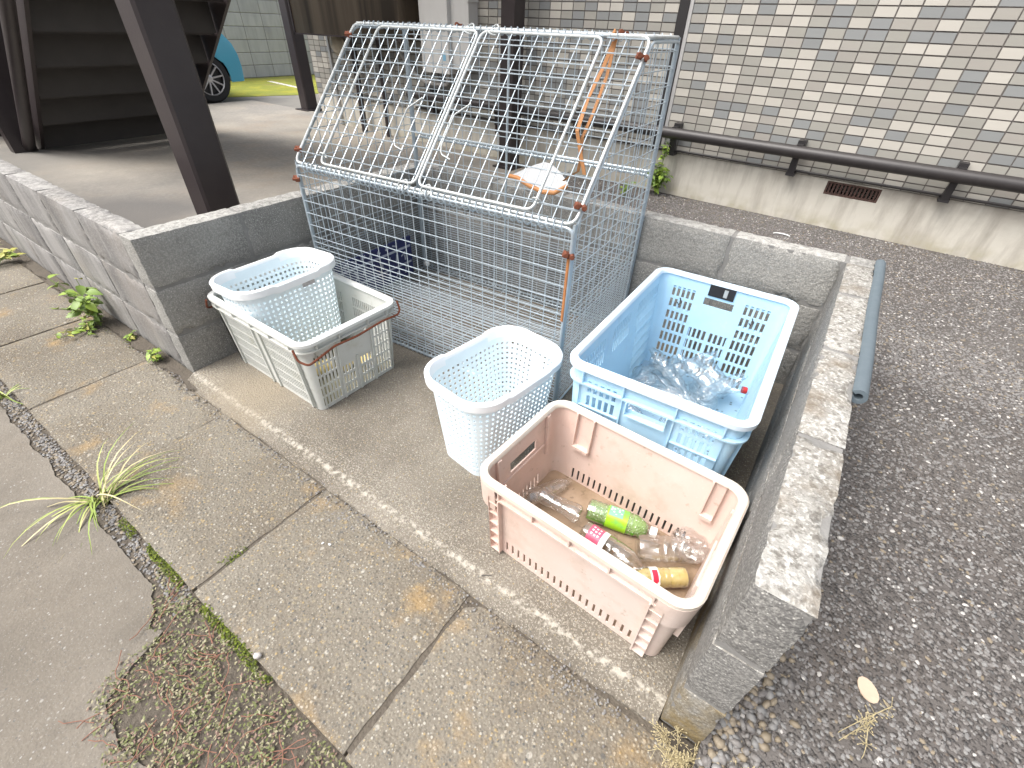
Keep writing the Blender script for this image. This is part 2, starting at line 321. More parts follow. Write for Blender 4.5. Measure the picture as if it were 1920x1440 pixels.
def fillet(pts, r, n=4, closed=False):
    P = [Vector(p) for p in pts]; out = []
    N = len(P)
    for i in range(N):
        if not closed and i in (0, N - 1): out.append(P[i]); continue
        a, b, c = P[i - 1], P[i], P[(i + 1) % N]
        d1 = (a - b); d2 = (c - b); q = min(r, d1.length * .45, d2.length * .45); s0 = b + d1.normalized() * q; s1 = b + d2.normalized() * q
        for k in range(n + 1):
            t = k / n; out.append((1 - t) ** 2 * s0 + 2 * t * (1 - t) * b + t * t * s1)
    return out
def fn(x, y, s, o=0.0): return mnoise.noise(Vector((x * s + o, y * s - o, o * .7)))

# rounded-rectangle shells (crates, baskets)
class RR:
    def __init__(s, hx, hy, r):
        s.hx, s.hy, s.r = hx, hy, r; s.c = math.pi * r / 2
        s.len = [2 * (hx - r), 2 * (hy - r)] * 2
        s.start = []; a = 0
        for k in range(4): s.start.append(a); a += s.len[k] + s.c
        s.total = a
    def at(s, u):
        u %= s.total
        k = max(i for i in range(4) if u >= s.start[i] - 1e-9); t = u - s.start[k]
        dirs = [(1, 0), (0, 1), (-1, 0), (0, -1)]; nor = [(0, -1), (1, 0), (0, 1), (-1, 0)]
        org = [(-s.hx + s.r, -s.hy), (s.hx, -s.hy + s.r), (s.hx - s.r, s.hy), (-s.hx, s.hy - s.r)]
        d, n, o = dirs[k], nor[k], org[k]
        if t <= s.len[k]: return (o[0] + d[0] * t, o[1] + d[1] * t, n[0], n[1])
        a = (t - s.len[k]) / s.r; cx = o[0] + d[0] * s.len[k] - n[0] * s.r; cy = o[1] + d[1] * s.len[k] - n[1] * s.r
        nx = n[0] * math.cos(a) + d[0] * math.sin(a); ny = n[1] * math.cos(a) + d[1] * math.sin(a)
        return (cx + nx * s.r, cy + ny * s.r, nx, ny)
    def corners(s, n=5):
        out = []
        for k in range(4):
            e = s.start[k] + s.len[k]
            out += [s.start[k]] + [e + s.c * i / n for i in range(n)]
        return out
    def su(s, side, t): return s.start[side] + s.len[side] / 2 + t
def uniq(a, eps=1e-5):
    a = sorted(a); o = [a[0]]
    for x in a[1:]:
        if x - o[-1] > eps: o.append(x)
    return o
def shell(mb, rr, h, ins, th, us, zs, holes, z0=0.0, topf=None, mi=0):
    us = uniq([u % rr.total for u in us]); zs = uniq(zs); nu, nz = len(us), len(zs)
    uc = np.array([(us[i] + (us[i + 1] if i + 1 < nu else us[0] + rr.total)) / 2 for i in range(nu)]); zc = np.array([(zs[j] + zs[j + 1]) / 2 for j in range(nz - 1)])
    mask = np.zeros((nu, nz - 1), bool)
    for (a, b, c, d) in holes:
        mu = ((uc - a) % rr.total) < ((b - a) % rr.total)
        mask |= mu[:, None] & ((zc > c) & (zc < d))[None, :]
    idx = {}
    pts = [rr.at(u) for u in us]
    def V(i, j, l):
        i %= nu; k = (i, j, l)
        if k not in idx:
            px, py, nx, ny = pts[i]; z = zs[j]
            if topf and j == nz - 1: z += topf(us[i])
            q = ins * (1 - z / h) + l * th
            idx[k] = len(mb.v); mb.v.append((px - nx * q, py - ny * q, z0 + z))
        return idx[k]
    def F(*q): mb.f.append(q); mb.m.append(mi)
    for i in range(nu):
        for j in range(nz - 1):
            if mask[i, j]: continue
            F(V(i, j, 0), V(i + 1, j, 0), V(i + 1, j + 1, 0), V(i, j + 1, 0))
            F(V(i, j, 1), V(i, j + 1, 1), V(i + 1, j + 1, 1), V(i + 1, j, 1))
            if j == 0 or mask[i, j - 1]: F(V(i, j, 0), V(i, j, 1), V(i + 1, j, 1), V(i + 1, j, 0))
            if j == nz - 2 or mask[i, j + 1]: F(V(i, j + 1, 0), V(i + 1, j + 1, 0), V(i + 1, j + 1, 1), V(i, j + 1, 1))
            if mask[i - 1, j]: F(V(i, j, 0), V(i, j + 1, 0), V(i, j + 1, 1), V(i, j, 1))
            if mask[(i + 1) % nu, j]: F(V(i + 1, j, 0), V(i + 1, j, 1), V(i + 1, j + 1, 1), V(i + 1, j + 1, 0))
def sweep(mb, rr, h, ins, us, prof, z0=0.0, topf=None, mi=0):
    us = uniq([u % rr.total for u in us]); n0 = len(mb.v); k = len(prof); n = len(us)
    for u in us:
        px, py, nx, ny = rr.at(u); dz = topf(u) if topf else 0
        for o, z in prof:
            q = ins * (1 - z / h) - o; mb.v.append((px - nx * q, py - ny * q, z0 + z + dz))
    for i in range(n):
        i2 = (i + 1) % n
        for a in range(k):
            b = (a + 1) % k; mb.f.append((n0 + i * k + a, n0 + i2 * k + a, n0 + i2 * k + b, n0 + i * k + b)); mb.m.append(mi)
def side_box(mb, rr, h, ins, side, t0, t1, z0, z1, o0, o1, mi=0, zoff=0.0):
    P = []
    for z in (z0, z1):
        for (t, o) in ((t0, o1), (t1, o1), (t1, o0), (t0, o0)):
            px, py, nx, ny = rr.at(rr.su(side, t)) if abs(t) <= rr.len[side] / 2 else (lambda a: a)(None) or rr.at(rr.su(side, max(-rr.len[side] / 2, min(rr.len[side] / 2, t))))
            q = ins * (1 - z / h) - o; P.append((px - nx * q, py - ny * q, z + zoff))
    mb.quadbox(P, mi)
def floorplate(mb, rr, ins, z0, z1, n=5, mi=0, inset=.0):
    us = uniq([u % rr.total for u in rr.corners(n)]); k = len(us); n0 = len(mb.v)
    for z in (z0, z1):
        for u in us:
            px, py, nx, ny = rr.at(u); mb.v.append((px - nx * (ins + inset), py - ny * (ins + inset), z))
    mb.f.append(tuple(n0 + i for i in reversed(range(k)))); mb.m.append(mi); mb.f.append(tuple(n0 + k + i for i in range(k))); mb.m.append(mi)
    for i in range(k):
        j = (i + 1) % k; mb.f.append((n0 + i, n0 + j, n0 + k + j, n0 + k + i)); mb.m.append(mi)

# ------------------------------------------------------------------ ground
W_, D_, H_ = 2.073, 1.462, .5696
ZA = .20                                                        # level of the apron and parking at the building
def zg(y):
    if y < -.6: return -.045
    if y < 0: return -.045 + (y + .6) / .6 * .06
    if y < 1.5: return .015 + y / 1.5 * .125
    return min(.14 + (y - 1.5) / 1.75 * .065, .21)
mb = MB(); mb.box(-60, 60, -60, 60, -.5, -.048)
struct(mb.build('ground', m_earth))

# street asphalt with a broken edge along the slabs
def street_edge(x):
    e = -.542 + .010 * fn(x, 0, 9) + .008 * fn(x, 3, 30)
    dips = [(.86, -.555), (.93, -.595), (.975, -.58), (.99, -.66), (1.03, -.735), (1.15, -.75), (1.35, -.70), (1.6, -.62), (1.95, -.57), (2.16, -.55)]
    if x > .80:
        pts = [(.80, -.542)] + dips + [(9, -.55)]
        for (a, b), (c, d) in zip(pts, pts[1:]):
            if a <= x <= c: e = b + (d - b) * (x - a) / (c - a) + .012 * fn(x, 1, 25) + .006 * fn(x, 5, 70); break
    return e
mb = MB(); xs = [-14] + list(np.arange(-4, 2.2, .012)) + [2.2]; n = len(xs)
for x in xs: mb.v.append((x, -9, -.036))
for x in xs: mb.v.append((x, street_edge(x), -.042 + .0025 * fn(x, 2, 20)))
for x in xs: mb.v.append((x, street_edge(x) + .004, -.07))
for i in range(n - 1):
    mb.f += [(i, i + 1, n + i + 1, n + i), (n + i, n + i + 1, 2 * n + i + 1, 2 * n + i)]; mb.m += [0, 0]
struct(mb.build('street', m_asphalt_street))

# pavement of concrete slabs, one object each
pav = struct(bpy.data.objects.new('pavement', None)); COL.objects.link(pav)
SL0, SLL = 1.5466, .6162
def slab_mesh(seed, w, y0, y1):
    mb = MB(); nx, ny = 16, 12; r = random.Random(seed)
    for j in range(ny + 1):
        for i in range(nx + 1):
            u, v = i / nx, j / ny; ex = min(u, 1 - u) * w; ey = min(v, 1 - v) * (y1 - y0)
            e = min(ex, ey); z = -.026 - (.006 if e < 1e-6 else 0) + r.uniform(-.0006, .0006)
            x = u * w; y = y0 + v * (y1 - y0)
            if e < 1e-6: x += r.uniform(-.003, .003); y += r.uniform(-.003, .003)
            mb.v.append((x, y, z))
    for j in range(ny):
        for i in range(nx):
            a = j * (nx + 1) + i; mb.f.append((a, a + 1, a + nx + 2, a + nx + 1)); mb.m.append(0)
    ring = [i for i in range(nx + 1)] + [j * (nx + 1) + nx for j in range(1, ny + 1)] + [ny * (nx + 1) + i for i in range(nx - 1, -1, -1)] + [j * (nx + 1) for j in range(ny - 1, 0, -1)]
    n0 = len(mb.v)
    for k in ring: x, y, z = mb.v[k]; mb.v.append((x, y, -.1))
    L = len(ring)
    for i in range(L):
        j = (i + 1) % L; mb.f.append((ring[j], ring[i], n0 + i, n0 + j)); mb.m.append(0)
    return mb.mesh('slab', m_slab, smooth=True)
smesh = [slab_mesh(s, SLL - .008, -.485, -.056) for s in range(4)]
for k in range(-14, 1):
    o = link('slab', smesh[k % 4], pav, (SL0 + SLL * k + .004, 0, rng.uniform(-.003, .003)), (rng.uniform(-.006, .006), rng.uniform(-.004, .004), rng.uniform(-.004, .004)))

mb = MB(); mb.box(-8, 2.17, -.475, -.03, -.06, -.0345); struct(mb.build('joint_soil', m_earth))
# bay floor with a worn bevelled front
mb = MB(); ys = [D_ + .02, 1.0, .6, .3, .12, .04, .012, -.004, -.020, -.036, -.048, -.053, -.055]; zz = [0, 0, 0, 0, 0, 0, -.001, -.005, -.013, -.021, -.027, -.034, -.1]
xs = list(np.linspace(0, W_, 120)); nx = len(xs)
for j, y in enumerate(ys):
    for x in xs:
        q = .006 * fn(x, j * .2, 12) + .004 * fn(x, j, 45) if 5 < j < 12 else 0
        mb.v.append((x, y + q, zz[j] + (.0022 * fn(x * 3, y * 3, 9) if 0 < j < 12 else 0)))
for j in range(len(ys) - 1):
    for i in range(nx - 1):
        a = j * nx + i; mb.f.append((a, a + nx, a + nx + 1, a + 1)); mb.m.append(0)
struct(mb.build('bay_floor', m_pad, smooth=True))

# parking ground right of and behind the bay
mb = MB(); ys = [-9, -.6, -.3, 0, .3, .6, .9, 1.2, 1.553, 1.8, 2.2, 2.6, 3.0, 3.4, 3.6]
for (x0, x1, ya) in ((2.16, 30, -9), (-.05, 2.16, 1.5)):
    yy = [y for y in ys if y >= ya]; n0 = len(mb.v)
    for y in yy: mb.v += [(x0, y, zg(y)), (x1, y, zg(y))]
    for j in range(len(yy) - 1): a = n0 + 2 * j; mb.f.append((a, a + 1, a + 3, a + 2)); mb.m.append(0)
struct(mb.build('asphalt_ground', m_asphalt_park))
mb = MB(); mb.box(-5.62, -.05, .05, 3.75, -.02, ZA)
struct(mb.build('concrete_ground', m_apron))
mb = MB(); mb.box(-8.5, -5.62, -3, 14, -.02, ZA - .012)
mb.box(-5.62, -3.6, 3.75, 14, -.02, ZA - .012)
struct(mb.build('parking_ground', surf('far_asphalt', (.20, .19, .17), [('noise', 3, .45, .7, (.13, .125, .12), .6)], .9, rnd=False)))
mb = MB()
out = []
for k in range(40):
    t = 2 * math.pi * k / 40; rx = 1.55 * (1 + .14 * fn(math.cos(t), math.sin(t), 2.5)); ry = 3.2 * (1 + .1 * fn(math.cos(t), math.sin(t), 3, 4))
    out.append((max(-8.42, min(-5.75, -7.1 + rx * math.cos(t))), 6.2 + ry * math.sin(t)))
mb.prism(out, 'z', ZA - .03, ZA - .007)
struct(mb.build('moss_ground', m_moss))
mb = MB(); mb.quadbox([(-7.75, 5.34, ZA - .02), (-6.55, 5.15, ZA - .02), (-6.54, 5.23, ZA - .02), (-7.74, 5.43, ZA - .02), (-7.75, 5.34, ZA - .003), (-6.55, 5.15, ZA - .003), (-6.54, 5.23, ZA - .003), (-7.74, 5.43, ZA - .003)])
struct(mb.build('painted_line', m_white))

# ------------------------------------------------------------------ block walls
def rough_box(name, sx, sy, sz, m, seed):
    bm = bmesh.new(); bmesh.ops.create_cube(bm, size=1)
    for v in bm.verts: v.co = Vector((v.co.x * sx, v.co.y * sy, v.co.z * sz))
    for ax, n in ((0, max(2, int(sx / .022))), (1, max(2, int(sy / .022))), (2, max(2, int(sz / .022)))):
        es = [e for e in bm.edges if abs((e.verts[0].co - e.verts[1].co)[ax]) > 1e-4 and (e.verts[0].co - e.verts[1].co).length - abs((e.verts[0].co - e.verts[1].co)[ax]) < 1e-4]
        bmesh.ops.subdivide_edges(bm, edges=es, cuts=n - 1, use_grid_fill=True)
    o = Vector((seed * 3.1, seed * 1.7, seed * .9)); h = (sx / 2, sy / 2, sz / 2)
    for v in bm.verts:
        c = v.co.copy(); e = [abs(abs(c[i]) - h[i]) < 1e-4 for i in range(3)]
        if sum(e) >= 2:
            d = .0032 + .0075 * max(0, mnoise.noise(c * 42 + o)) ** 1.3 * 2
            for i in range(3):
                if e[i]: v.co[i] -= math.copysign(d, c[i])
        elif sum(e) == 1:
            i = e.index(True); v.co[i] += math.copysign(.0009 * mnoise.noise(c * 60 + o), c[i])
    bmesh.ops.recalc_face_normals(bm, faces=bm.faces)
    me = bpy.data.meshes.new(name); bm.to_mesh(me); bm.free(); me.materials.append(m)
    me.polygons.foreach_set('use_smooth', [True] * len(me.polygons)); me.set_sharp_from_angle(angle=R_(50)); return me
def bev_box(name, sx, sy, sz, m, b=.005):
    bm = bmesh.new(); bmesh.ops.create_cube(bm, size=1)
    for v in bm.verts: v.co = Vector((v.co.x * sx, v.co.y * sy, v.co.z * sz))
    bmesh.ops.bevel(bm, geom=list(bm.edges), offset=b, segments=1, profile=.5, affect='EDGES')
    me = bpy.data.meshes.new(name); bm.to_mesh(me); bm.free(); me.materials.append(m)
    return me
BM = {}
def block(parent, x0, x1, y0, y1, z0, z1, m):
    key = (round(x1 - x0, 3), round(y1 - y0, 3), round(z1 - z0, 3), m.name, rng.randrange(4))
    if key not in BM: BM[key] = rough_box('block', x1 - x0, y1 - y0, z1 - z0, m, len(BM) + 1)
    return link('block', BM[key], parent, ((x0 + x1) / 2, (y0 + y1) / 2, (z0 + z1) / 2), (rng.uniform(-.002, .002), rng.uniform(-.002, .002), 0))
def wallrun(parent, axis, a, b, c0, c1, top, n, first, mat, lowmat=None, jt=.008, ch=.2):
    """blocks along an axis from a to b; first = position of one vertical joint; n courses down from top"""
    js = [a] + [j for j in np.arange(first - 40 * .4, b, .4) if a + .03 < j < b - .03] + [b]
    for k in range(n):
        z1 = top - ch * k; z0 = z1 - ch + jt
        for i in range(len(js) - 1):
            p, q = js[i] + (jt / 2 if i else 0), js[i + 1] - (jt / 2 if i < len(js) - 2 else 0)
            m = lowmat if (lowmat and k == n - 1 and i == 0) else mat
            if axis == 'x': block(parent, p, q, c0, c1, z0, z1, m)
            else: block(parent, c0, c1, p, q, z0, z1, m)
    mo = MB(); e = .006
    if axis == 'x': mo.box(a + e, b - e, c0 + e, c1 - e, top - ch * n + .002, top - e)
    else: mo.box(c0 + e, c1 - e, a + e, b - e, top - ch * n + .002, top - e)
    mo.build('mortar', m_mortar, parent)
T = .1
t = thing('block_wall', 'grey concrete block side wall with vertical joint between the stair post and the pale crate', 'wall', (0, 0, 0))
wallrun(t, 'y', 0.0, D_ + .095, -T, -.0005, H_, 3, .4, m_block)
t = thing('block_wall', 'long streaked concrete block wall running beside the pavement slabs', 'wall')
wallrun(t, 'x', -5.2, -T - .004, .002, .094, H_ - .002, 3, -T - .004, m_block_street)
t = thing('block_wall', 'concrete block wall behind the wire cage and the blue crate', 'wall')
wallrun(t, 'x', .002, W_ + .092, D_, D_ + .092, H_ - .001, 3, 1.676, m_block)
t = thing('block_wall', 'block wall with white lichen on top beside the pink crate and dark gravel', 'wall')
wallrun(t, 'y', -.034, D_ - .003, W_, W_ + .092, H_ + .001, 3, -.034, m_block_lichen, m_block_algae)

# ------------------------------------------------------------------ tiled building
P0 = Vector((.748, 3.224, 0)); YAW = R_(-2.41)
bld = thing('tiled_building', 'building with multi-tone beige and grey tiles above a stained concrete base', 'building', (P0.x, P0.y, 0), YAW)
SX0, SX1, ZT = -4.3, 5.0, 3.0
FZ = .491
mb = MB()
for (a, b) in ((SX0, -.09), (0.004, SX1)): mb.box(a, b, .004, .30, FZ + .004, ZT)
mb.box(-.09, .004, .03, .30, FZ + .004, ZT)
mb.build('wall', m_grout, bld)
mb = MB(); VN = [(1.118, 1.416, .402, .482), (-1.62, -1.34, .402, .482)]
cuts = sorted(sum([[v[0], v[1]] for v in VN], [])); xx = [SX0] + cuts + [SX1]
for i in range(len(xx) - 1):
    if any(abs(xx[i] - v[0]) < 1e-6 for v in VN):
        v = next(v for v in VN if abs(xx[i] - v[0]) < 1e-6); mb.box(v[0], v[1], .012, .3, 0, v[2]); mb.box(v[0], v[1], .012, .3, v[3], FZ); mb.box(v[0], v[1], .16, .3, v[2], v[3])
    else: mb.box(xx[i], xx[i + 1], .012, .3, 0, FZ)
mb.build('foundation', m_found, bld)
for v in VN:
    f = MB(); e = .012
    f.box(v[0], v[1], .016, .05, v[2], v[2] + e); f.box(v[0], v[1], .016, .05, v[3] - e, v[3]); f.box(v[0], v[0] + e, .016, .05, v[2] + e, v[3] - e); f.box(v[1] - e, v[1], .016, .05, v[2] + e, v[3] - e)
    fr = f.build('vent', m_rust_vent, bld)
    b = MB(); b.box(-.0055, .0055, .022, .05, v[2] + e, v[3] - e); bmsh = b.mesh('vent_bar', m_rust_vent)
    for k in range(13): link('vent_bar', bmsh, fr, (v[0] + e + (v[1] - v[0] - 2 * e) * (k + .5) / 13, 0, 0))
mb = MB(); mb.box(-.022, .002, -.006, .03, FZ + .01, ZT); mb.build('joint_trim', m_alu, bld)
mb = MB(); mb.box(-.088, -.024, -.012, .03, FZ + .01, ZT); mb.build('joint_cover', m_blackplastic, bld)
# tiles: the nearest ones one by one, the rest joined
cl = Vector(cam.location); tl = []
Mi = (Matrix.Translation((P0.x, P0.y, 0)) @ Matrix.Rotation(YAW, 4, 'Z'))
fwd = Matrix.Rotation(0, 3, 'X')
camM = cam.rotation_euler.to_matrix()
def inframe(p, mg=0.0):
    q = camM.transposed() @ (p - cl)
    if q.z > -.05: return False
    u = 960 + 860.95 * q.x / -q.z; v = 720 - 860.95 * q.y / -q.z
    return -mg < u < 1920 + mg and -mg < v < 1440 + mg
for j in range(-11, 39):
    z0 = 1.044 + .05 * j + .0025
    for i in range(-43, 50):
        s0 = i * .1 + .0025 if i >= 0 else -.09 + (i + 1) * .1 - .0975
        s1 = s0 + .095
        if s0 < SX0 or s1 > SX1: continue
        c = Mi @ Vector(((s0 + s1) / 2, 0, z0 + .0225))
        vis = inframe(c, 15) and (z0 > .64 or z0 < .6)
        r = rng.random(); mi = 0 if r < .27 else (3 if r < .50 else (2 if r < .68 else 1))
        tl.append((0 if vis else 1, (c - cl).length, s0, z0, mi))
tl.sort()
tm = []
for m in m_tiles:
    b = MB(); b.box(.001, .094, -.001, .006, .0008, .0442); tm.append(b.mesh('tile', m))
rest = MB()
for n_, (vis, d, s0, z0, mi) in enumerate(tl):
    if n_ < 300: link('tile', tm[mi], bld, (s0 + rng.uniform(-.0008, .0008), rng.uniform(-.0012, .0004), z0 + rng.uniform(-.0006, .0006)), (rng.uniform(-.012, .012), rng.uniform(-.005, .005), rng.uniform(-.008, .008)))
    else: rest.box(s0 + .001, s0 + .094, -.001, .006, z0 + .0008, z0 + .0442, mi)
stuff(rest.build('tile_field', m_tiles, bld, recalc=False))

def bpt(s, off, z): return Mi @ Vector((s, -off, z))
# rail pipe with brackets
t = thing('drain_pipe', 'dark brown pipe running along the tiled wall on brackets above the concrete base', 'pipe', (P0.x, P0.y, 0), YAW)
mb = MB(); mb.tube([(-2.62, -.10, .632), (4.9, -.10, .632)], .036, 12); mb.build('pipe', m_pipe, t, smooth=True)
mb = MB(); mb.tube([(-2.62, -.016, .512), (4.9, -.016, .512)], .0085, 8); mb.build('lower_rail', m_pipe, t, smooth=True)
b = MB(); b.box(-.022, .022, -.062, -.002, .655, .69); b.box(-.017, .017, -.108, -.061, .664, .672); b.quadbox([(-.02, -.075, .50), (.02, -.075, .50), (.02, -.03, .50), (-.02, -.03, .50), (-.015, -.107, .668), (.015, -.107, .668), (.015, -.07, .668), (-.015, -.07, .668)])
b.box(-.026, .026, -.075, -.002, .487, .505); bmh = b.mesh('bracket', m_blackplastic)
for k in range(-3, 6): link('bracket', bmh, t, (.09 + .81 * k, 0, 0))
# meter box, conduit, lamp, column, cabinet on the same wall
t = thing('meter_box', 'pale grey wall-mounted meter box with a small blue sticker behind the cage', 'meter box', (P0.x, P0.y, 0), YAW)
mb = MB(); mb.box(-2.33, -2.0, -.16, -.004, .835, 1.75); mb.build('cabinet_body', m_grey_box, t)
mb = MB(); mb.box(-1.998, -1.80, -.12, -.004, .87, 1.75); mb.box(-1.82, -1.79, -.13, -.004, 1.33, 1.36); mb.build('side_cover', m_grey_box, t)
mb = MB(); mb.box(-2.07, -2.035, -.1625, -.16, .93, .985); mb.build('sticker', surf('sticker_blue', (.22, .45, .62), (), .4), t)
t = tag(MB().build('x', m_alu), 'grey conduit pipe bending along the wall below the meter box', 'conduit'); t.name = 'conduit_pipe'
mb = MB()
pth = fillet([bpt(-2.75, .08, 1.9), bpt(-2.75, .08, .98), bpt(-2.45, .08, .74), bpt(-2.1, .08, .74), bpt(-2.1, .08, .84)], .14, 6)
mb.tube(pth, .017, 8); t.data = mb.mesh('conduit_pipe', surf('conduit_grey', (.38, .36, .34), (), .5), True)
lamp = thing('wall_lamp', 'round bronze wall lamp on the tiles below the bronze cabinet', 'lamp', bpt(-3.74, 0, .985), YAW)
mb = MB(); mb.lathe([(0, -.004), (.115, -.004), (.12, -.02), (.10, -.035), (.095, -.03)], 24, 'y'); mb.build('ring', m_brass, lamp, True)
mb = MB(); mb.lathe([(.095, -.03), (.075, -.06), (.05, -.075), (0, -.08)], 24, 'y'); mb.build('cover', surf('lamp_cover', (.42, .38, .30), (), .3), lamp, True)
t = tag(MB().build('x', m_alu), 'thin pale vertical trim strip on the tiled wall beside the round lamp', 'trim strip'); t.name = 'trim_strip'
mb = MB(); P = [bpt(a, o, z) for z in (.21, 2.2) for (a, o) in ((-3.93, .02), (-3.90, .02), (-3.90, .001), (-3.93, .001))]; mb.quadbox(P); t.data = mb.mesh('trim_strip', m_alu)
for k, (s_, r_, lb) in enumerate([(-3.42, .032, 'thick dark downpipe on the tiled wall right of the round lamp'), (-3.02, .024, 'slim dark downpipe on the tiled wall left of the meter box')]):
    mb = MB(); mb.tube([bpt(s_, .07, .19), bpt(s_, .07, 2.9)], r_, 10); tag(mb.build('downpipe', m_steel_dark, None, True), lb, 'downpipe')
t = thing('steel_column', 'dark brown steel column standing against the tiled wall behind the cage', 'column', (P0.x, P0.y, 0), YAW)
mb = MB(); mb.box(-1.36, -1.235, -.25, -.12, .18, 2.9); mb.build('shaft', m_steel_dark, t)
mb = MB(); mb.box(-1.40, -1.195, -.29, -.08, .155, .215); mb.build('base_plate', m_steel_dark, t)
t = thing('wall_cabinet', 'bronze coloured metal cabinet hung on the wall above the left end of the cage', 'cabinet')
mb = MB(); mb.box(-3.20, -1.70, 3.03, 3.29, 1.055, 1.95); mb.build('casing', m_bronze, t)
mb = MB(); mb.box(-3.21, -3.19, 3.02, 3.035, 1.05, 1.955); mb.box(-3.21, -1.69, 3.02, 3.035, 1.05, 1.062); mb.build('edge_trim', m_steel_dark, t)

# ------------------------------------------------------------------ stair, columns, walkway
st = thing('steel_staircase', 'dark brown steel staircase seen from behind with closed risers', 'staircase', (0, 0, ZA))
RS, RN, X0 = .215, .28, -3.95
NS = 12
b = MB(); b.box(-.006, .006, .80, 2.02, 0, RS - .012); b.box(-.03, .006, .80, 2.02, RS - .012, RS + .0); rm = b.mesh('riser', m_steel_black)
b = MB(); b.box(.010, RN - .034, .80, 2.02, RS - .012, RS + .006); trm = b.mesh('tread', m_steel_black)
for k in range(NS):
    link('riser', rm, st, (X0 + RN * k, 0, RS * k)); link('tread', trm, st, (X0 + RN * k, 0, RS * k))
sl = RS / RN
def strg(d): return [(X0 - .12, -.0), (X0 + .012, -.0), (X0 + RN * NS + .06, RS * NS + .03), (X0 + RN * NS + .06, RS * NS + .30), (X0 - .12, .24)]
for (y0, y1) in ((.765, .790), (2.030, 2.055)):
    b = MB(); b.prism(strg(0), 'y', y0, y1); b.build('stringer', m_steel_dark, st)
b = MB(); b.tube([(X0 + .02, .69, .02), (X0 + RN * NS, .69, RS * NS + .02)], .042, 12); b.build('handrail', m_steel_dark, st, True)
b = MB(); b.box(X0 - .06, X0 + .05, .575, .735, 0, 2.5); b.build('newel_post', m_steel_dark, st)
t = thing('storage_locker', 'tall dark brown metal locker standing behind the foot of the stairs', 'locker', (-5.0, .80, ZA))
b = MB(); b.box(-.2, .2, -.75, .56, 0, 2.3); b.build('casing', m_steel_dark, t)
b = MB(); b.box(.2, .212, -.73, -.10, .06, 2.24); dm = b.mesh('door', m_steel_dark); link('door', dm, t); link('door', dm, t, (0, .635, 0))
def column(label, x0, x1, y0, y1, z0, z1):
    t = thing('steel_column', label, 'column', ((x0 + x1) / 2, (y0 + y1) / 2, z0))
    hx, hy = (x1 - x0) / 2, (y1 - y0) / 2
    me = bev_box('shaft', 2 * hx, 2 * hy, z1 - z0, m_steel_dark, .012); link('shaft', me, t, (0, 0, (z1 - z0) / 2))
    b = MB(); b.box(-hx - .05, hx + .05, -hy - .05, hy + .05, -.003, .012); b.build('base_plate', m_steel_dark, t)
column('thick dark brown steel post right behind the block side wall', -.60, -.45, .472, .632, ZA, 2.75)
column('dark brown steel post at the far edge of the concrete by the moss', -4.44, -4.29, 3.73, 3.90, ZA, 2.75)
t = thing('steel_walkway', 'dark steel upper walkway carried by the posts above the stairs', 'walkway')
mb = MB(); mb.box(-4.6, -1.05, 2.2, 3.22, 2.752, 2.87); mb.box(-.75, -.30, .3, 2.2, 2.752, 2.87); mb.build('deck', m_steel_dark, t)

# far block wall
fw = thing('block_wall', 'tall pale grey block wall beyond the blue car and the moss', 'wall')
js = [5.14 + .4 * k for k in range(-6, 10)]
b = bev_box('block', .15, .392, .192, m_farblk, .006)
for k in range(9):
    for j in js: link('block', b, fw, (-8.475, j + .2, ZA + .1 + .2 * k), (0, 0, rng.uniform(-.003, .003)))
mb = MB(); mb.box(-8.54, -8.407, js[0], js[-1] + .4, ZA - .03, ZA + 1.79); mb.build('mortar', m_mortar, fw)

# ------------------------------------------------------------------ car
car = thing('parked_car', 'light blue hatchback parked beyond the stairs, only its front wheel and wing showing', 'car', (-5.70, 3.285, ZA - .012))
def arc(cx, cz, r, a0, a1, n): return [(cx + r * math.cos(R_(a0 + (a1 - a0) * i / n)), cz + r * math.sin(R_(a0 + (a1 - a0) * i / n))) for i in range(n + 1)]
R_w = .288
prof = [(.50, .24), (.515, .40), (.50, .56), (.455, .68), (.36, .79), (.18, .875), (-.15, .945), (-.45, .985), (-2.9, .985), (-3.02, .80), (-3.04, .45), (-2.98, .24), (-2.80, .22)]
prof += arc(-2.45, .285, .335, 190, -10, 14)[::1]
prof += [(-1.9, .19), (-.55, .19)] + arc(0, .285, .345, 196, -8, 16)
prof = prof[:13] + [p for p in prof[13:]]
bm = bmesh.new()
lay = [(0.0, .90), (-.03, .985), (-.10, 1.0), (-.75, 1.0), (-1.40, 1.0), (-1.47, .985), (-1.50, .90)]
rows = []
for dx, sc_ in lay:
    row = []
    for y, z in prof:
        k = 1 + (sc_ - 1) * .35
        yy = -1.27 + (y + 1.27) * k; zz_ = .2 + (z - .2) * (sc_ if z > .5 else 1)
        row.append(bm.verts.new((dx, yy, zz_)))
    rows.append(row)
nP = len(prof)
for a, b_ in zip(rows, rows[1:]):
    for i in range(nP): bm.faces.new((a[i], a[(i + 1) % nP], b_[(i + 1) % nP], b_[i]))
bm.faces.new(rows[0]); bm.faces.new(list(reversed(rows[-1])))
bmesh.ops.recalc_face_normals(bm, faces=bm.faces)
me = bpy.data.meshes.new('body'); bm.to_mesh(me); bm.free(); me.materials.append(m_cararea)
me.polygons.foreach_set('use_smooth', [True] * len(me.polygons)); me.set_sharp_from_angle(angle=R_(40)); link('body', me, car)
mb = MB(); g = [(-.40, .98), (-1.05, 1.40), (-1.7, 1.47), (-2.5, 1.42), (-2.95, .98)]
mb.prism(g, 'x', -.14, -1.36); mb.build('cabin_glass', m_glass, car)
mb = MB(); mb.prism([(-1.0, 1.385), (-1.05, 1.44), (-1.7, 1.51), (-2.52, 1.46), (-2.6, 1.40)], 'x', -.13, -1.37); mb.build('roof', m_cararea, car)
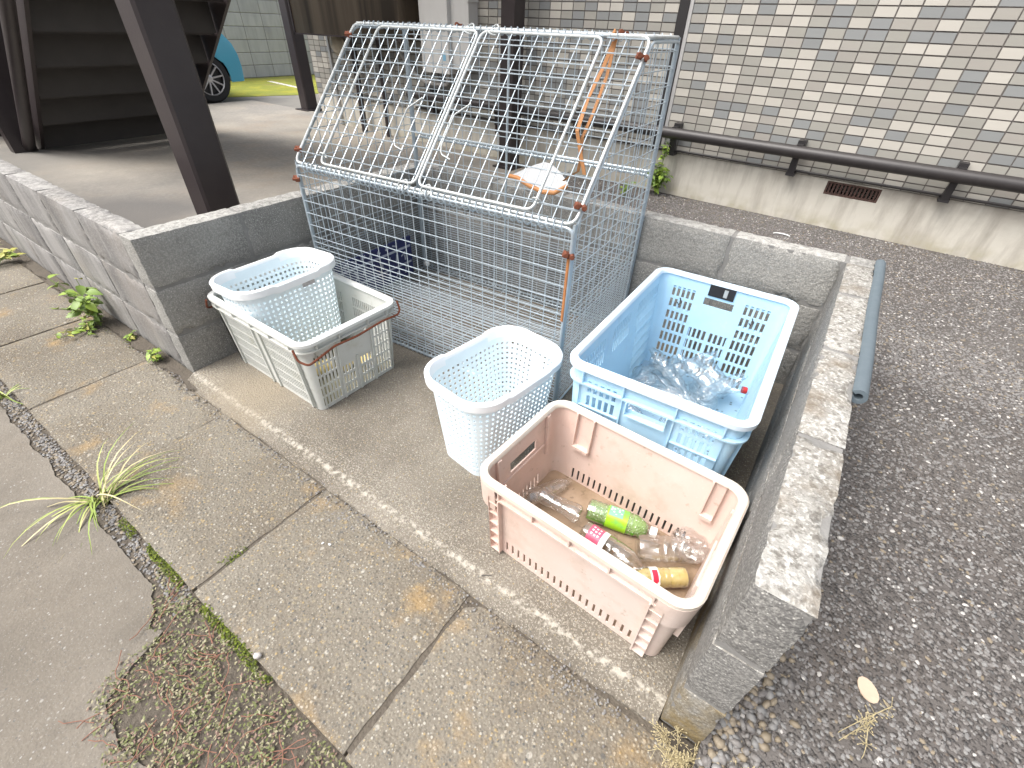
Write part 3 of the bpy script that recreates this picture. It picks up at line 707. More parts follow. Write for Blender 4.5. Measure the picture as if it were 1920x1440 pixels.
mb = MB(); mb.box(-1.38, -.12, -2.85, .36, .30, .62); mb.build('wheel_well', m_blackplastic, car)
mb = MB(); mb.quadbox([(-.22, .30, .66), (-.06, .24, .66), (-.06, -.02, .70), (-.22, .0, .70), (-.22, .285, .78), (-.075, .215, .79), (-.08, -.05, .86), (-.22, -.03, .88)]); mb.build('headlight', m_lamp, car)
for wy in (0.0, -2.45):
    wh = bpy.data.objects.new('wheel', None); COL.objects.link(wh); wh.parent = car; wh.location = (-.02, wy, R_w)
    b = MB(); b.lathe([(.195, .0), (.20, .012), (.262, .012), (.285, -.012), (.288, -.10), (.288, -.15), (.27, -.17), (.20, -.17)], 36, 'x'); b.build('tyre', m_tyre, wh, True)
    b = MB(); b.lathe([(.197, .005), (.188, -.002), (.182, -.05), (.0, -.055)], 36, 'x'); b.build('rim', m_rim_dark, wh, True)
    b = MB(); b.lathe([(.198, .007), (.190, .010), (.184, .0), (.184, -.004)], 36, 'x')
    for k in range(10):
        a = 2 * math.pi * k / 10 + .15; c, s_ = math.cos(a), math.sin(a)
        def W(r, off, x): return (x, c * r - s_ * off, s_ * r + c * off)
        b.quadbox([W(.03, -.011, -.03), W(.03, .011, -.03), W(.188, .008, -.02), W(.188, -.008, -.02), W(.03, -.011, -.005), W(.03, .011, -.005), W(.188, .008, .004), W(.188, -.008, .004)])
    b.lathe([(.042, -.02), (.04, .002), (.028, .006), (0, .006)], 16, 'x'); b.build('spoke', m_rim, wh)

# ------------------------------------------------------------------ wire cage
CL, CW, CF, CH, CT = 1.262, .742, .73, 1.185, .31
cage = thing('wire_cage', 'galvanised wire mesh rubbish cage with sloping two-door lid and rusty clamps', 'cage', (.082, .643, 0), .062)
WR, FRR = .0020, .0058
SLP = Vector((0, CW - CT, CH - CF)); SLN = SLP.length; SLD = SLP / SLN
def sp(x, s, o=0.0):                                            # point on the sloping lid
    n = Vector((0, -SLD.z, SLD.y)); p = Vector((x, 0, CF)) + SLD * s + n * o; return p
dense = list(np.arange(.036, .362, .0132)) + [.374, .398]
rowz = dense + list(np.arange(.423, CF - .01, .0517))
def panel(name, org, ux, uz, xs, zs, w, h, wr=WR):
    """wires on a flat panel: verticals at xs, horizontals at zs (both as offsets)"""
    mb = MB(); org, ux, uz = Vector(org), Vector(ux), Vector(uz); n = ux.cross(uz).normalized() * .0022
    def J(a): return Vector((rng.gauss(0, a), rng.gauss(0, a), rng.gauss(0, a)))
    for x in xs: e = J(.0006); mb.tube([org + ux * x + e, org + ux * x + uz * h * .5 + J(.0011), org + ux * x + uz * h + J(.0006)], wr, 5)
    for z in zs: q = J(.0005); mb.tube([org + uz * z + n + q, org + ux * w * .33 + uz * z + n + q + J(.0007), org + ux * w * .66 + uz * z + n + q + J(.0007), org + ux * w + uz * z + n + J(.0005)], wr, 5)
    return mb.build(name, m_galv, cage, True, recalc=False)
def frame(name, pts, r=FRR, m=m_galv, rad=.028):
    mb = MB(); mb.tube(fillet(pts, rad, 4, True), r, 8, closed=True); return mb.build(name, m, cage, True, recalc=False)
vx = list(np.arange(.046, CL, .0517))
panel('front_mesh', (0, 0, 0), (1, 0, 0), (0, 0, 1), vx, rowz, CL, CF)
frame('front_frame', [(0, 0, .012), (CL, 0, .012), (CL, 0, CF - .012), (0, 0, CF - .012)])
vy = list(np.arange(.045, CW, .0517))
rowz2 = rowz + list(np.arange(rowz[-1] + .0517, CH - .01, .0517))
for sx in (0, CL):
    mb = MB(); xo = -.004 if sx == 0 else .004
    for y in vy:
        zt = CH if y > CW - CT else CF + y * (CH - CF) / (CW - CT); mb.tube([(sx, y, 0.01), (sx, y, zt)], WR, 5)
    for z in rowz2:
        y0 = 0 if z < CF else (z - CF) * (CW - CT) / (CH - CF); mb.tube([(sx + xo, y0, z), (sx + xo, CW, z)], WR, 5)
    mb.build('side_mesh', m_galv, cage, True, recalc=False)
    frame('side_frame', [(sx + xo, .012, .012), (sx + xo, CW - .006, .012), (sx + xo, CW - .006, CH - .012), (sx + xo, CW - CT, CH - .012), (sx + xo, .012, CF)], .0046)
panel('rear_mesh', (0, CW, 0), (1, 0, 0), (0, 0, 1), vx, rowz, CL, CF)
panel('rear_mesh', (0, CW, CF + .01), (1, 0, 0), (0, 0, 1), vx, list(np.arange(.05, CH - CF - .02, .0517)), CL, CH - CF - .01)
frame('rear_frame', [(0, CW, .012), (CL, CW, .012), (CL, CW, CF), (0, CW, CF)])
frame('rear_frame', [(0, CW, CF + .014), (CL, CW, CF + .014), (CL, CW, CH - .006), (0, CW, CH - .006)])
panel('top_mesh', (0, CW - CT, CH), (1, 0, 0), (0, 1, 0), vx, list(np.arange(.05, CT, .0517)), CL, CT)
frame('top_frame', [(.0, CW - CT, CH), (CL, CW - CT, CH), (CL, CW, CH), (0, CW, CH)], FRR, m_galv_w)
panel('floor_mesh', (0, 0, .03), (1, 0, 0), (0, 1, 0), list(np.arange(.05, CL, .09)), list(np.arange(.02, CW, .0265)), CL, CW)
# lid: fixed strips left and right, two doors between
vxl = list(np.arange(.048, CL, .0517)); ss = list(np.arange(.047, SLN, .0517))
def lid(name, x0, x1, o, door):
    global LIDF
    mb = MB(); xs_ = [x for x in vxl if x0 + .012 < x < x1 - .012]
    s0, s1 = (.014, SLN - .014) if door else (0, SLN)
    for x in xs_: mb.tube([sp(x, s0, o), sp(x, s1, o)], WR * .92, 5)
    for s_ in ss: mb.tube([sp(x0, s_, o + .004), sp(x1, s_, o + .004)], WR * 1.05, 5)
    ob = mb.build(name, m_galv, cage, True, recalc=False)
    f = MB(); f.tube(fillet([sp(x0, s0, o), sp(x1, s0, o), sp(x1, s1, o), sp(x0, s1, o)], .03, 4, True), FRR * .88, 8, closed=True)
    if door: f.build(name + '_frame', m_galv_w, ob, True, recalc=False)
    return ob
lid('lid_strip', 0, .140, 0, False); lid('lid_strip', 1.121, CL, 0, False)
D1 = lid('lid_door', .147, .632, .006, True); D2 = lid('lid_door', .646, 1.112, .006, True)
frame('lid_outer_frame', [sp(0, 0), sp(CL, 0), sp(CL, SLN), sp(0, SLN)], FRR * .95, m_galv_w, .035)
for dd, x0, x1 in ((D1, .47, .545), (D2, .685, .76)):
    b = MB(); b.tube(fillet([sp(x0 + .045, .335, .012), sp(x0 + .012, .295, .016), sp(x0, .285, .016), sp(x0, .165, .016), sp(x0 + .014, .135, .016), sp(x0 + .055, .125, .012)], .010, 3), .0026, 6)
    b.build('handle', m_galv_w, dd, True)
    for (xh, sh) in ((.585 if dd is D1 else .69, .006), (.585 if dd is D1 else .69, SLN - .006)):
        b = MB(); b.tube([sp(xh + .022 * math.cos(a), sh + .02 * math.sin(a) * .9, .006 + .014 * math.sin(2 * a) * .4) for a in np.linspace(0, 2 * math.pi, 14)[:-1]], .0028, 6, closed=True); b.build('hinge_ring', m_galv_w, dd, True)
for xh in (.147, 1.112):
    b = MB(); b.tube([sp(xh + .016 * math.cos(a), .05, .004 + .016 * math.sin(a)) for a in np.linspace(0, 2 * math.pi, 12)[:-1]], .0028, 6, closed=True); b.build('hinge_ring', m_galv_w, cage, True)
def coil(a, b, r, pitch, wr=.0017, e1=Vector((0, 1, 0)), e2=Vector((0, 0, 1)), ph=0):
    a, b = Vector(a), Vector(b); L_ = (b - a).length; n = int(L_ / pitch * 10); mb = MB()
    pts = []
    for i in range(n + 1):
        t_ = i / n; an = 2 * math.pi * L_ / pitch * t_ + ph; pts.append(a + (b - a) * t_ + e1 * (r * math.cos(an)) + e2 * (r * math.sin(an)))
    mb.tube(pts, wr, 4); mb.build('spiral_coil', m_galv, cage, True, recalc=False)
coil((.05, -.001, CF - .010), (CL - .03, -.001, CF - .010), .0175, .0265, .0026)
coil((.05, CW - CT, CH - .002), (CL - .06, CW - CT, CH - .002), .0120, .0260)
coil((.03, CW, CF + .006), (CL - .02, CW, CF + .006), .0120, .0230)
coil((.02, 0, .018), (CL - .02, 0, .018), .0120, .0230)
coil((.02, CW, .02), (CL - .02, CW, .02), .0120, .0230)
coil((.02, CW, CH), (CL - .02, CW, CH), .010, .03)
for (a, b_, r_) in [((x, CW - .012, .0), (x, CW - .012, CH), .0075) for x in (0, CL)] + [((x, .006, .0), (x, .006, CF), .0060) for x in (0, CL)] + [((.56, CW, .0), (.56, CW, CH), .0055)]:
    mb = MB(); mb.tube([a, b_], r_, 8); mb.build('upright_rod', m_galv, cage, True)
for (p, d) in ((sp(CL - .006, .062), 0), (sp(CL - .006, .56), 0), (Vector((CL - .008, -.002, .636)), 0), (sp(-.004, .056), 1), (sp(0.0, .575), 1), (Vector((-.004, -.002, .665)), 1), (Vector((.32, CW - .02, CH + .004)), 0), (Vector((1.06, CW - .02, CH + .004)), 0)):
    b = MB(); b.box(-.018, .018, -.010, .010, -.008, .008)
    b.lathe([(.0, .016), (.008, .016), (.008, -.01), (0, -.01)], 6, 'y'); n0 = len(b.v)
    for k in range(24): b.v[-24 + k] = (b.v[-24 + k][0] - .011, b.v[-24 + k][1] - .012, b.v[-24 + k][2] + .003)
    b.lathe([(.0, .016), (.008, .016), (.008, -.01), (0, -.01)], 6, 'y')
    for k in range(24): b.v[-24 + k] = (b.v[-24 + k][0] + .011, b.v[-24 + k][1] - .012, b.v[-24 + k][2] + .003)
    o = b.build('clamp', m_rust, cage, loc=p); o.rotation_euler = (0, .25, .5 if not d else -.9)
    if d: o.scale = (.85, .85, .85)
mb = MB(); mb.tube([(CL - .004, -.0025, .625), (CL - .003, -.0025, .40)], .0058, 8, rs=[.0062, .0060]); mb.build('rust_stain', m_rust_orange, cage, True)
CM = Matrix.Translation((.082, .643, 0)) @ Matrix.Rotation(.062, 4, 'Z')
def cg(x, y, z): return CM @ Vector((x, y, z))

# hanging strap with sheet, sign board inside the cage, white tie
t = thing('hanging_strap', 'orange webbing strap holding an orange-edged white mesh sheet inside the cage', 'strap', cg(1.10, .42, 0))
org = cg(1.10, .42, 0)
def ribbon(mb, pts, wd, side, th=.003):
    pts = [Vector(p) for p in pts]; side = Vector(side).normalized() * wd / 2; up = Vector((0, 1, 0)) * th
    for a, b in zip(pts, pts[1:]): mb.quadbox([a - side, a + side, a + side + up, a - side + up, b - side, b + side, b + side + up, b - side + up])
def lc(*p): return cg(*p) - org
mb = MB()
ribbon(mb, [lc(1.135, .455, 1.178), lc(1.120, .42, 1.10), lc(1.105, .36, 1.02), lc(1.105, .30, .93), lc(1.128, .30, .86), lc(1.150, .30, .80)], .0125, (1, .2, 0))
ribbon(mb, [lc(1.138, .452, 1.176), lc(1.137, .42, 1.08), lc(1.130, .36, .98), lc(1.118, .32, .91), lc(1.125, .31, .85), lc(1.112, .33, .80), lc(1.062, .36, .765), lc(1.035, .38, .745)], .0100, (1, .2, 0))
mb.tube([lc(1.128, .44, 1.18), lc(1.135, .44, 1.197), lc(1.142, .46, 1.18)], .006, 6); mb.build('webbing', m_orange, t)
e = [lc(.775, .42, .715), lc(.83, .39, .722), lc(.89, .38, .705), lc(.95, .38, .692), lc(1.0, .385, .695), lc(1.045, .40, .725)]
bk = [lc(.83, .44, .745), lc(.87, .45, .765), lc(.91, .46, .78), lc(.94, .46, .778), lc(.99, .45, .755), lc(1.045, .41, .728)]
mb = MB()
for i in range(5): mb.poly([e[i], e[i + 1], bk[i + 1], bk[i]])
mb.build('sheet', m_sheet, t, True)
mb = MB(); mb.tube(e, .0085, 8); mb.build('edging', m_orange, t, True)
sgn = thing('sign_board', 'navy sign board with white lettering propped inside the left end of the cage', 'sign', cg(.035, .03, .055), .062 + R_(-2))
mb = MB(); mb.box(0, .008, 0, .53, 0, .215); mb.build('board', m_navy, sgn)
mb = MB()
for z0, z1 in ((.070, .080), (.158, .170)): mb.box(.008, .0095, .01, .52, z0, z1)
for (zb, hh) in ((.090, .055), (.178, .03), (.015, .045)):
    y = .06
    while y < .45:
        for _ in range(4):
            a = (y + rng.uniform(0, .035), zb + rng.uniform(0, hh)); b_ = (y + rng.uniform(0, .035), zb + rng.uniform(0, hh)); d = Vector((b_[0] - a[0], b_[1] - a[1]))
            if d.length < .02: continue
            n = Vector((-d.y, d.x)).normalized() * .004
            mb.quadbox([(.008, a[0] - n.x, a[1] - n.y), (.008, a[0] + n.x, a[1] + n.y), (.008, b_[0] + n.x, b_[1] + n.y), (.008, b_[0] - n.x, b_[1] - n.y), (.0092, a[0] - n.x, a[1] - n.y), (.0092, a[0] + n.x, a[1] + n.y), (.0092, b_[0] + n.x, b_[1] + n.y), (.0092, b_[0] - n.x, b_[1] - n.y)])
        y += .055
mb.build('lettering', surf('sign_white_faded', (.36, .39, .46), (), .5), sgn)
mb = MB(); mb.lathe([(0, -.02), (.012, -.018), (.016, 0), (.01, .014), (0, .016)], 10); o = mb.build('plastic_scrap', m_white_plastic, None, True, cg(.03, CW - .03, .05)); tag(o, 'small white plastic scrap in the rear left corner of the cage floor', 'plastic scrap'); o.scale = (1.5, 1, .8)

# ------------------------------------------------------------------ crates
def slots(rr, side, groups, w, gap, z0, z1):
    """groups: list of (centre t, count); vertical slots"""
    out = []
    for c, n in groups:
        for k in range(n):
            t_ = c + (k - (n - 1) / 2) * (w + gap); u = rr.su(side, t_); out.append((u - w / 2, u + w / 2, z0, z1))
    return out
def cuts(rr, holes, h, n=5, extra=()):
    us = rr.corners(n); zs = [0, h] + list(extra)
    for a, b, c, d in holes: us += [a, b]; zs += [c, d]
    return us, zs
# pink crate
pk = thing('plastic_crate', 'faded pink plastic crate holding a few drink bottles', 'crate', (1.764, .255, 0), -.051)
PX, PY, PH, PI_ = .590 / 2, .406 / 2, .298, .016
rp = RR(PX - .012, PY - .012, .045)
ho = []
for sd_ in (0, 2): ho += slots(rp, sd_, [(0, 20)], .0065, .0135, .018, .062)
for sd_ in (1, 3):
    ho += slots(rp, sd_, [(0, 9)], .0065, .0135, .018, .062)
    u = rp.su(sd_, 0); ho.append((u - .062, u + .062, .188, .226))
us, zs = cuts(rp, ho, PH - .012, 6, (.03, .07, .12, .17, .21, .25))
mb = MB(); shell(mb, rp, PH, PI_, .004, us, zs, ho); mb.build('body', m_pink, pk, True)
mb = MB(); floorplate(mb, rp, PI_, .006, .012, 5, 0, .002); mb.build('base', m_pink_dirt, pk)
mb = MB(); cu = rp.corners(6)
sweep(mb, rp, PH, PI_, cu, [(-.010, PH - .002), (-.006, PH + .004), (.008, PH + .004), (.013, PH), (.013, PH - .014), (.009, PH - .014), (.009, PH - .006), (-.010, PH - .010)]); mb.build('rim', m_pink_rim, pk, True)
mb = MB(); sweep(mb, rp, PH, PI_, cu, [(.0005, PH - .052), (.011, PH - .052), (.011, PH - .046), (.0005, PH - .046)])
for sd_, L_ in ((0, PX), (2, PX), (1, PY), (3, PY)):
    for k in range(-2, 3) if L_ == PX else (-1, 1):
        t_ = k * .105 if L_ == PX else k * .10; side_box(mb, rp, PH, PI_, sd_, t_ - .0018, t_ + .0018, PH - .048, PH - .008, .0005, .0105)
for sd_ in (0, 2):
    for sgn_ in (-1, 1):
        tc = sgn_ * (PX - .066)
        for q in (-.022, .022): side_box(mb, rp, PH, PI_, sd_, tc + q - .0018, tc + q + .0018, .006, PH - .048, .0005, .016)
        for k in range(6): z_ = .008 + k * .044; side_box(mb, rp, PH, PI_, sd_, tc - .0202, tc + .0202, z_, z_ + .0028, .0005, .0150)
for sd_ in (1, 3):
    for sgn_ in (-1, 1):
        tc = sgn_ * (PY - .075); side_box(mb, rp, PH, PI_, sd_, tc - .016, tc + .016, .1, PH - .054, .0005, .012)
mb.build('ribs', m_pink, pk)
for c_ in range(4):                                             # deep skirts round the corners
    u0 = rp.start[c_] + rp.len[c_] - .020; uu = [u0 + (.040 + rp.c) * i / 10 for i in range(11)]; b = MB(); pr_ = [(.0006, PH - .098), (.0125, PH - .098), (.0135, PH - .012), (.0095, PH - .012), (.0085, PH - .092), (.0006, PH - .092)]
    for u in uu:
        px, py, nx, ny = rp.at(u)
        for o_, z_ in pr_: q = PI_ * (1 - z_ / PH) - o_; b.v.append((px - nx * q, py - ny * q, z_))
    for i in range(10):
        for a in range(6): b.f.append((i * 6 + a, i * 6 + 6 + a, i * 6 + 6 + (a + 1) % 6, i * 6 + (a + 1) % 6)); b.m.append(0)
    b.f += [tuple(range(6)), tuple(range(65, 59, -1))]; b.m += [0, 0]; b.build('corner_skirt', m_pink, pk, True)
for sd_ in (0, 2):
    for t0, t1 in ((-.25, -.205), (.15, .205)):
        mb = MB(); side_box(mb, rp, PH, PI_, sd_, t0, t1, .158, .168, -.022, -.0042)
        side_box(mb, rp, PH, PI_, sd_, t0 - .003, t0 + .002, .158, PH - .006, -.018, -.0042); side_box(mb, rp, PH, PI_, sd_, t1 - .002, t1 + .003, .158, PH - .006, -.018, -.0042)
        mb.build('inner_ledge', m_pink, pk)
for sd_ in (1, 3):
    for t0, t1 in ((-.125, -.11), (.11, .125)): mb = MB(); side_box(mb, rp, PH, PI_, sd_, t0, t1, .13, PH - .012, -.014, -.0042); mb.build('inner_rib', m_pink, pk)
    mb = MB(); side_box(mb, rp, PH, PI_, sd_, -.105, .105, .168, .176, -.009, -.0042); mb.build('inner_ledge', m_pink, pk)

# blue crate
bc = thing('plastic_crate', 'large light blue plastic crate with slotted walls full of empty clear bottles', 'crate', (1.7415, .882, 0), .024)
BX, BY, BH, BI = .520 / 2, .822 / 2, .445, .026
rb = RR(BX - .012, BY - .012, .040)
ho = []
rows_b = [(.358, .400), (.304, .346), (.250, .292)]; rows_l = [(.194, .236), (.140, .182), (.086, .128), (.032, .074)]
for sd_ in (0, 2):
    for a, b in rows_b: ho += slots(rb, sd_, [(-.140, 5), (.140, 5)], .0115, .0080, a - .010, b - .010)
    for a, b in rows_l: ho += slots(rb, sd_, [(-.140, 5), (-.043, 4), (.043, 4), (.140, 5)], .0115, .0080, a, b)
    u = rb.su(sd_, 0); ho.append((u - .056, u + .056, .345, .376))
for sd_ in (1, 3):
    for a, b in rows_b[:2]: ho += slots(rb, sd_, [(-.26, 13), (.0, 9), (.26, 13)], .0085, .0090, a - .010, b - .010)
    for a, b in rows_b[2:] + rows_l: ho += slots(rb, sd_, [(-.27, 12), (.27, 12)], .0085, .0090, a, b)
us, zs = cuts(rb, ho, BH - .012, 6, (.02,))
mb = MB(); shell(mb, rb, BH, BI, .004, us, zs, ho); mb.build('body', m_blue, bc, True)
mb = MB()
nx_, ny_ = 12, 20
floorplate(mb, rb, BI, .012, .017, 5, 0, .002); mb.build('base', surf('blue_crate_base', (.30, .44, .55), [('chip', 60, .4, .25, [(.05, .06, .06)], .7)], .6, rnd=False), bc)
mb = MB(); cu = rb.corners(6)
sweep(mb, rb, BH, BI, cu, [(-.010, BH - .002), (-.006, BH + .004), (.010, BH + .004), (.016, BH), (.016, BH - .016), (.012, BH - .016), (.012, BH - .006), (-.010, BH - .010)]); mb.build('rim', m_blue_rim, bc, True)
mb = MB(); sweep(mb, rb, BH, BI, cu, [(.0005, BH - .066), (.014, BH - .066), (.014, BH - .060), (.0005, BH - .060)])
for sd_, L_ in ((0, BX), (2, BX), (1, BY), (3, BY)):
    for t_ in ([-.2, -.075, .075, .2] if L_ == BX else [-.34, -.17, 0, .17, .34]): side_box(mb, rb, BH, BI, sd_, t_ - .002, t_ + .002, BH - .062, BH - .010, .0005, .0135)
    for t_ in ([-.215, -.075, .075, .215] if L_ == BX else [-.35, -.13, .13, .35]): side_box(mb, rb, BH, BI, sd_, t_ - .002, t_ + .002, .004, BH - .066, .0005, .009)
    if L_ == BX:
        for z_ in (.241, .295, .132, .186, .080):
            for s_ in (-1, 1): side_box(mb, rb, BH, BI, sd_, s_ * .145 - .066, s_ * .145 + .066, z_ - .002, z_ + .002, .0005, .0085)
        side_box(mb, rb, BH, BI, sd_, -.06, .06, .332, .336, .0005, .020); side_box(mb, rb, BH, BI, sd_, -.06, -.057, .336, .379, .0005, .02); side_box(mb, rb, BH, BI, sd_, .057, .06, .336, .379, .0005, .02)
mb.build('ribs', m_blue, bc)
mb = MB(); side_box(mb, rb, BH, BI, 2, -.048, .048, .388, .434, -.008, -.0045); mb.build('tape', m_blackplastic, bc)
mb = MB(); side_box(mb, rb, BH, BI, 2, -.022, -.008, .396, .426, -.0105, -.0085); mb.build('clip', m_galv_w, bc)
for t_, z_ in ((.140, .325), (-.140, .325)):
    px, py, nx, ny = rb.at(rb.su(2, t_)); q = BI * (1 - z_ / BH) + .006
    b = MB(); c = Vector((px - nx * q, py - ny * q, z_)); b.tube([c + Vector((-.006, 0, .022)), c + Vector((.004, -.004, .004)), c + Vector((-.004, -.006, -.006)), c + Vector((-.012, -.003, .002))], .0020, 5); b.build('wire_tie', m_blackplastic, bc)

# pale grey crate with rusty wire handles
gc = thing('plastic_crate', 'pale grey slotted plastic crate with rusty wire handles beside the block side wall', 'crate', (.355, .358, 0), -.015)
GX, GY, GH, GI = .637 / 2, .451 / 2, .318, .022
rg = RR(GX - .012, GY - .012, .045)
ho = []
rws = [(.016 + .0485 * k, .016 + .0485 * k + .040) for k in range(5)]
for sd_ in (0, 2):
    for a, b in rws: ho += slots(rg, sd_, [(-.135, 16), (.135, 16)], .0055, .0070, a, b)
    for a, b in rws[:4]: ho += slots(rg, sd_, [(-.253, 2), (.253, 2)], .0055, .0070, a, b)
for sd_ in (1, 3):
    for a, b in rws: ho += slots(rg, sd_, [(-.135, 6), (.135, 6)], .0080, .0075, a, b)
    for a, b in rws[:3]: ho += slots(rg, sd_, [(-.043, 4), (.043, 4)], .0075, .0075, a, b - .004)
    u = rg.su(sd_, 0); ho.append((u - .058, u + .058, .248, .272))
us, zs = cuts(rg, ho, GH - .012, 6, (.25,))
mb = MB(); shell(mb, rg, GH, GI, .0035, us, zs, ho); mb.build('body', m_greycrate, gc, True)
mb = MB(); floorplate(mb, rg, GI, .006, .011, 5, 0, .002); mb.build('base', surf('grey_crate_olive', (.16, .15, .095), [('noise', 9, .4, .7, (.30, .28, .2), .7)], .7), gc)  # base coloured dark olive with paler mottling
mb = MB(); cu = rg.corners(6)
sweep(mb, rg, GH, GI, cu, [(-.012, GH - .002), (-.008, GH + .004), (.008, GH + .004), (.014, GH), (.014, GH - .012), (.010, GH - .012), (.010, GH - .005), (-.012, GH - .009)]); mb.build('rim', m_greyrim, gc, True)
mb = MB(); sweep(mb, rg, GH, GI, cu, [(.0005, GH - .040), (.013, GH - .040), (.013, GH - .035), (.0005, GH - .035)])
for sd_, L_ in ((0, GX), (2, GX), (1, GY), (3, GY)):
    for t_ in ([-.24, -.12, 0, .12, .24] if L_ == GX else [-.16, -.066, .066, .16]): side_box(mb, rg, GH, GI, sd_, t_ - .002, t_ + .002, GH - .037, GH - .006, .0005, .0125)
    for t_ in ([-.285, -.238, -.024, .024, .238, .285] if L_ == GX else [-.186, -.078, .0, .078, .186]): side_box(mb, rg, GH, GI, sd_, t_ - .004, t_ + .004, .003, (GH - .042) if abs(t_) > .001 else .17, .0005, .007)
mb.build('ribs', m_greycrate, gc)
for sx in (1, -1):
    b = MB(); xo = sx * (GX - .004)
    P = [(xo - sx * .03, -GY - .006, GH - .012), (xo - sx * .012, -GY - .008, GH - .05), (xo + sx * .014, -GY + .012, GH - .068), (xo + sx * .012, -GY + .05, GH - .062), (xo + sx * .012, -.10, GH - .045), (xo + sx * .014, .0, GH - .05), (xo + sx * .014, .12, GH - .042),
         (xo + sx * .012, GY - .02, GH - .05), (xo - sx * .005, GY + .006, GH - .045), (xo - sx * .02, GY + .008, GH - .012)]
    b.tube(fillet(P, .012, 3), .0042, 7); b.build('wire_handle', m_rust, gc, True)

# laundry-style baskets
def basket(label, loc, rz, tilt=(0, 0), lab=True):
    t = thing('plastic_basket', label, 'basket', loc, rz); t.rotation_euler = (tilt[0], tilt[1], rz)
    hx, hy, h, ins, r = .274 / 2, .408 / 2, .352, .036, .085
    rr = RR(hx, hy, r); n = int(rr.total / .0208); p = rr.total / n; hw = .0094
    us, ho = [], []
    zs = [0, .012, h - .012]
    zr = [.022 + .0208 * k for k in range(14)]
    for z in zr: zs += [z, z + .0094]
    for k in range(n):
        u0 = k * p; us += [u0, u0 + hw]
        for z in zr: ho.append((u0, u0 + hw, z, z + .0094))
    mb = MB(); shell(mb, rr, h, ins, .0024, us, zs, ho); mb.build('body', m_basket, t, 'all' if False else True)
    mb = MB(); floorplate(mb, rr, ins, .0, .003, 8, 0, .001); mb.build('base', m_basket, t)
    def dip(u):
        x = 0
        for sd_ in (1, 3):
            d = abs(((u - rr.su(sd_, 0) + rr.total / 2) % rr.total) - rr.total / 2); x -= .007 * max(0, min(1, (.10 - d) / .012))
        return x
    uu = [rr.total * k / 160 for k in range(160)]
    mb = MB(); sweep(mb, rr, h, ins, uu, [(-.0026, h - .03), (-.0026, h + .001), (0, h + .005), (.012, h + .005), (.016, h + .001), (.017, h - .024), (.0145, h - .024), (.0135, h), (.001, h), (.0003, h - .03)], 0, dip)
    mb.build('rim', m_basket_rim, t, True)
    if lab:
        mb = MB(); side_box(mb, rr, h, ins, 2, -.046, .004, .195, .295, -.0050, -.0026); mb.build('label_plate', m_white_plastic, t)
    else:
        mb = MB(); side_box(mb, rr, h, ins, 1, .02, .075, h - .055, h - .026, .0002, .0010); mb.build('label_plate', surf('paper_tag', (.42, .40, .41), [('noise', 90, .45, .6, (.62, .60, .60), .7)], .7), t)
    return t
basket('pale blue perforated basket standing on the ground between the cage and the pink crate', (1.263, .436, 0), -.135)
basket('pale blue perforated basket leaning inside the pale grey crate', (.272, .350, .062), -.012, (.02, -.07), False)

# ------------------------------------------------------------------ bottles
PETP = [(.0, 0), (.020, .0), (.0305, .004), (.033, .014), (.033, .055), (.0308, .060), (.033, .066), (.033, .076), (.0315, .080), (.033, .084), (.033, .096), (.0315, .100), (.033, .104), (.033, .125), (.0315, .130), (.0325, .136), (.030, .150), (.022, .170), (.0145, .184), (.0130, .188), (.0165, .189), (.0165, .192), (.0125, .193), (.0125, .207)]
def pet(name, label, loc, yaw, pitch=0, group=None, cap=None, crush=0, sc_=1.0, roll=0.0, seed=1):
    r = random.Random(seed); mb = MB(); mb.lathe(PETP, 18, 'x')
    if crush:
        o = r.uniform(0, 50)
        for i, (x, y, z) in enumerate(mb.v):
            if .02 < x < .165:
                k = 1 - crush * (.5 + .5 * fn(x * 22, math.atan2(z, y) * .8, 1.0, o)); mb.v[i] = (x, y * k, z * k * (1 - crush * .4))
    o = mb.build(name, m_clear if group else m_clear_pale, None, True, recalc=True); o.location = loc; o.rotation_euler = (roll, pitch, yaw); o.scale = (sc_,) * 3
    tag(o, label, 'bottle', group)
    if cap:
        b = MB(); b.lathe([(.0158, .190), (.0158, .207), (.0145, .210), (0, .210)], 18, 'x'); b.build('cap', cap, o, True)
    return o
# in the pink crate
ZB = .046
g1 = pet('drink_bottle', 'green tea bottle with green label and white cap in the pink crate', (1.690, .335, ZB), math.atan2(.044, .222), cap=m_cap_w)
b = MB(); b.lathe([(0, .003), (.030, .006), (.0318, .015), (.0318, .145), (.022, .170), (.014, .182)], 18, 'x'); lq = b.mesh('tea', m_tea, True)
bm = bmesh.new(); bm.from_mesh(lq); bmesh.ops.bisect_plane(bm, geom=list(bm.verts) + list(bm.edges) + list(bm.faces), plane_co=(0, 0, .004), plane_no=(0, 0, 1), clear_outer=True); bm.to_mesh(lq); bm.free(); link('liquid', lq, g1)
b = MB(); b.lathe([(0, .004), (.0303, .007), (.0322, .015), (.0322, .148), (.022, .171), (.014, .183)], 18, 'x'); lq = b.mesh('mist', m_drop, True)
bm = bmesh.new(); bm.from_mesh(lq); bmesh.ops.bisect_plane(bm, geom=list(bm.verts) + list(bm.edges) + list(bm.faces), plane_co=(0, 0, .004), plane_no=(0, 0, -1), clear_outer=True); bm.to_mesh(lq); bm.free(); link('condensation', lq, g1)
b = MB(); b.lathe([(.0336, .062), (.0336, .124)], 24, 'x'); b.build('label_wrap', m_label_g, g1, True)
b = MB(); b.lathe([(.0339, .066), (.0339, .108)], 24, 'x')
b.f = [f for f in b.f if all(2 <= (i % 24) <= 8 for i in f)]; b.m = [0] * len(b.f); b.build('label_panel', m_label_t, g1, True)
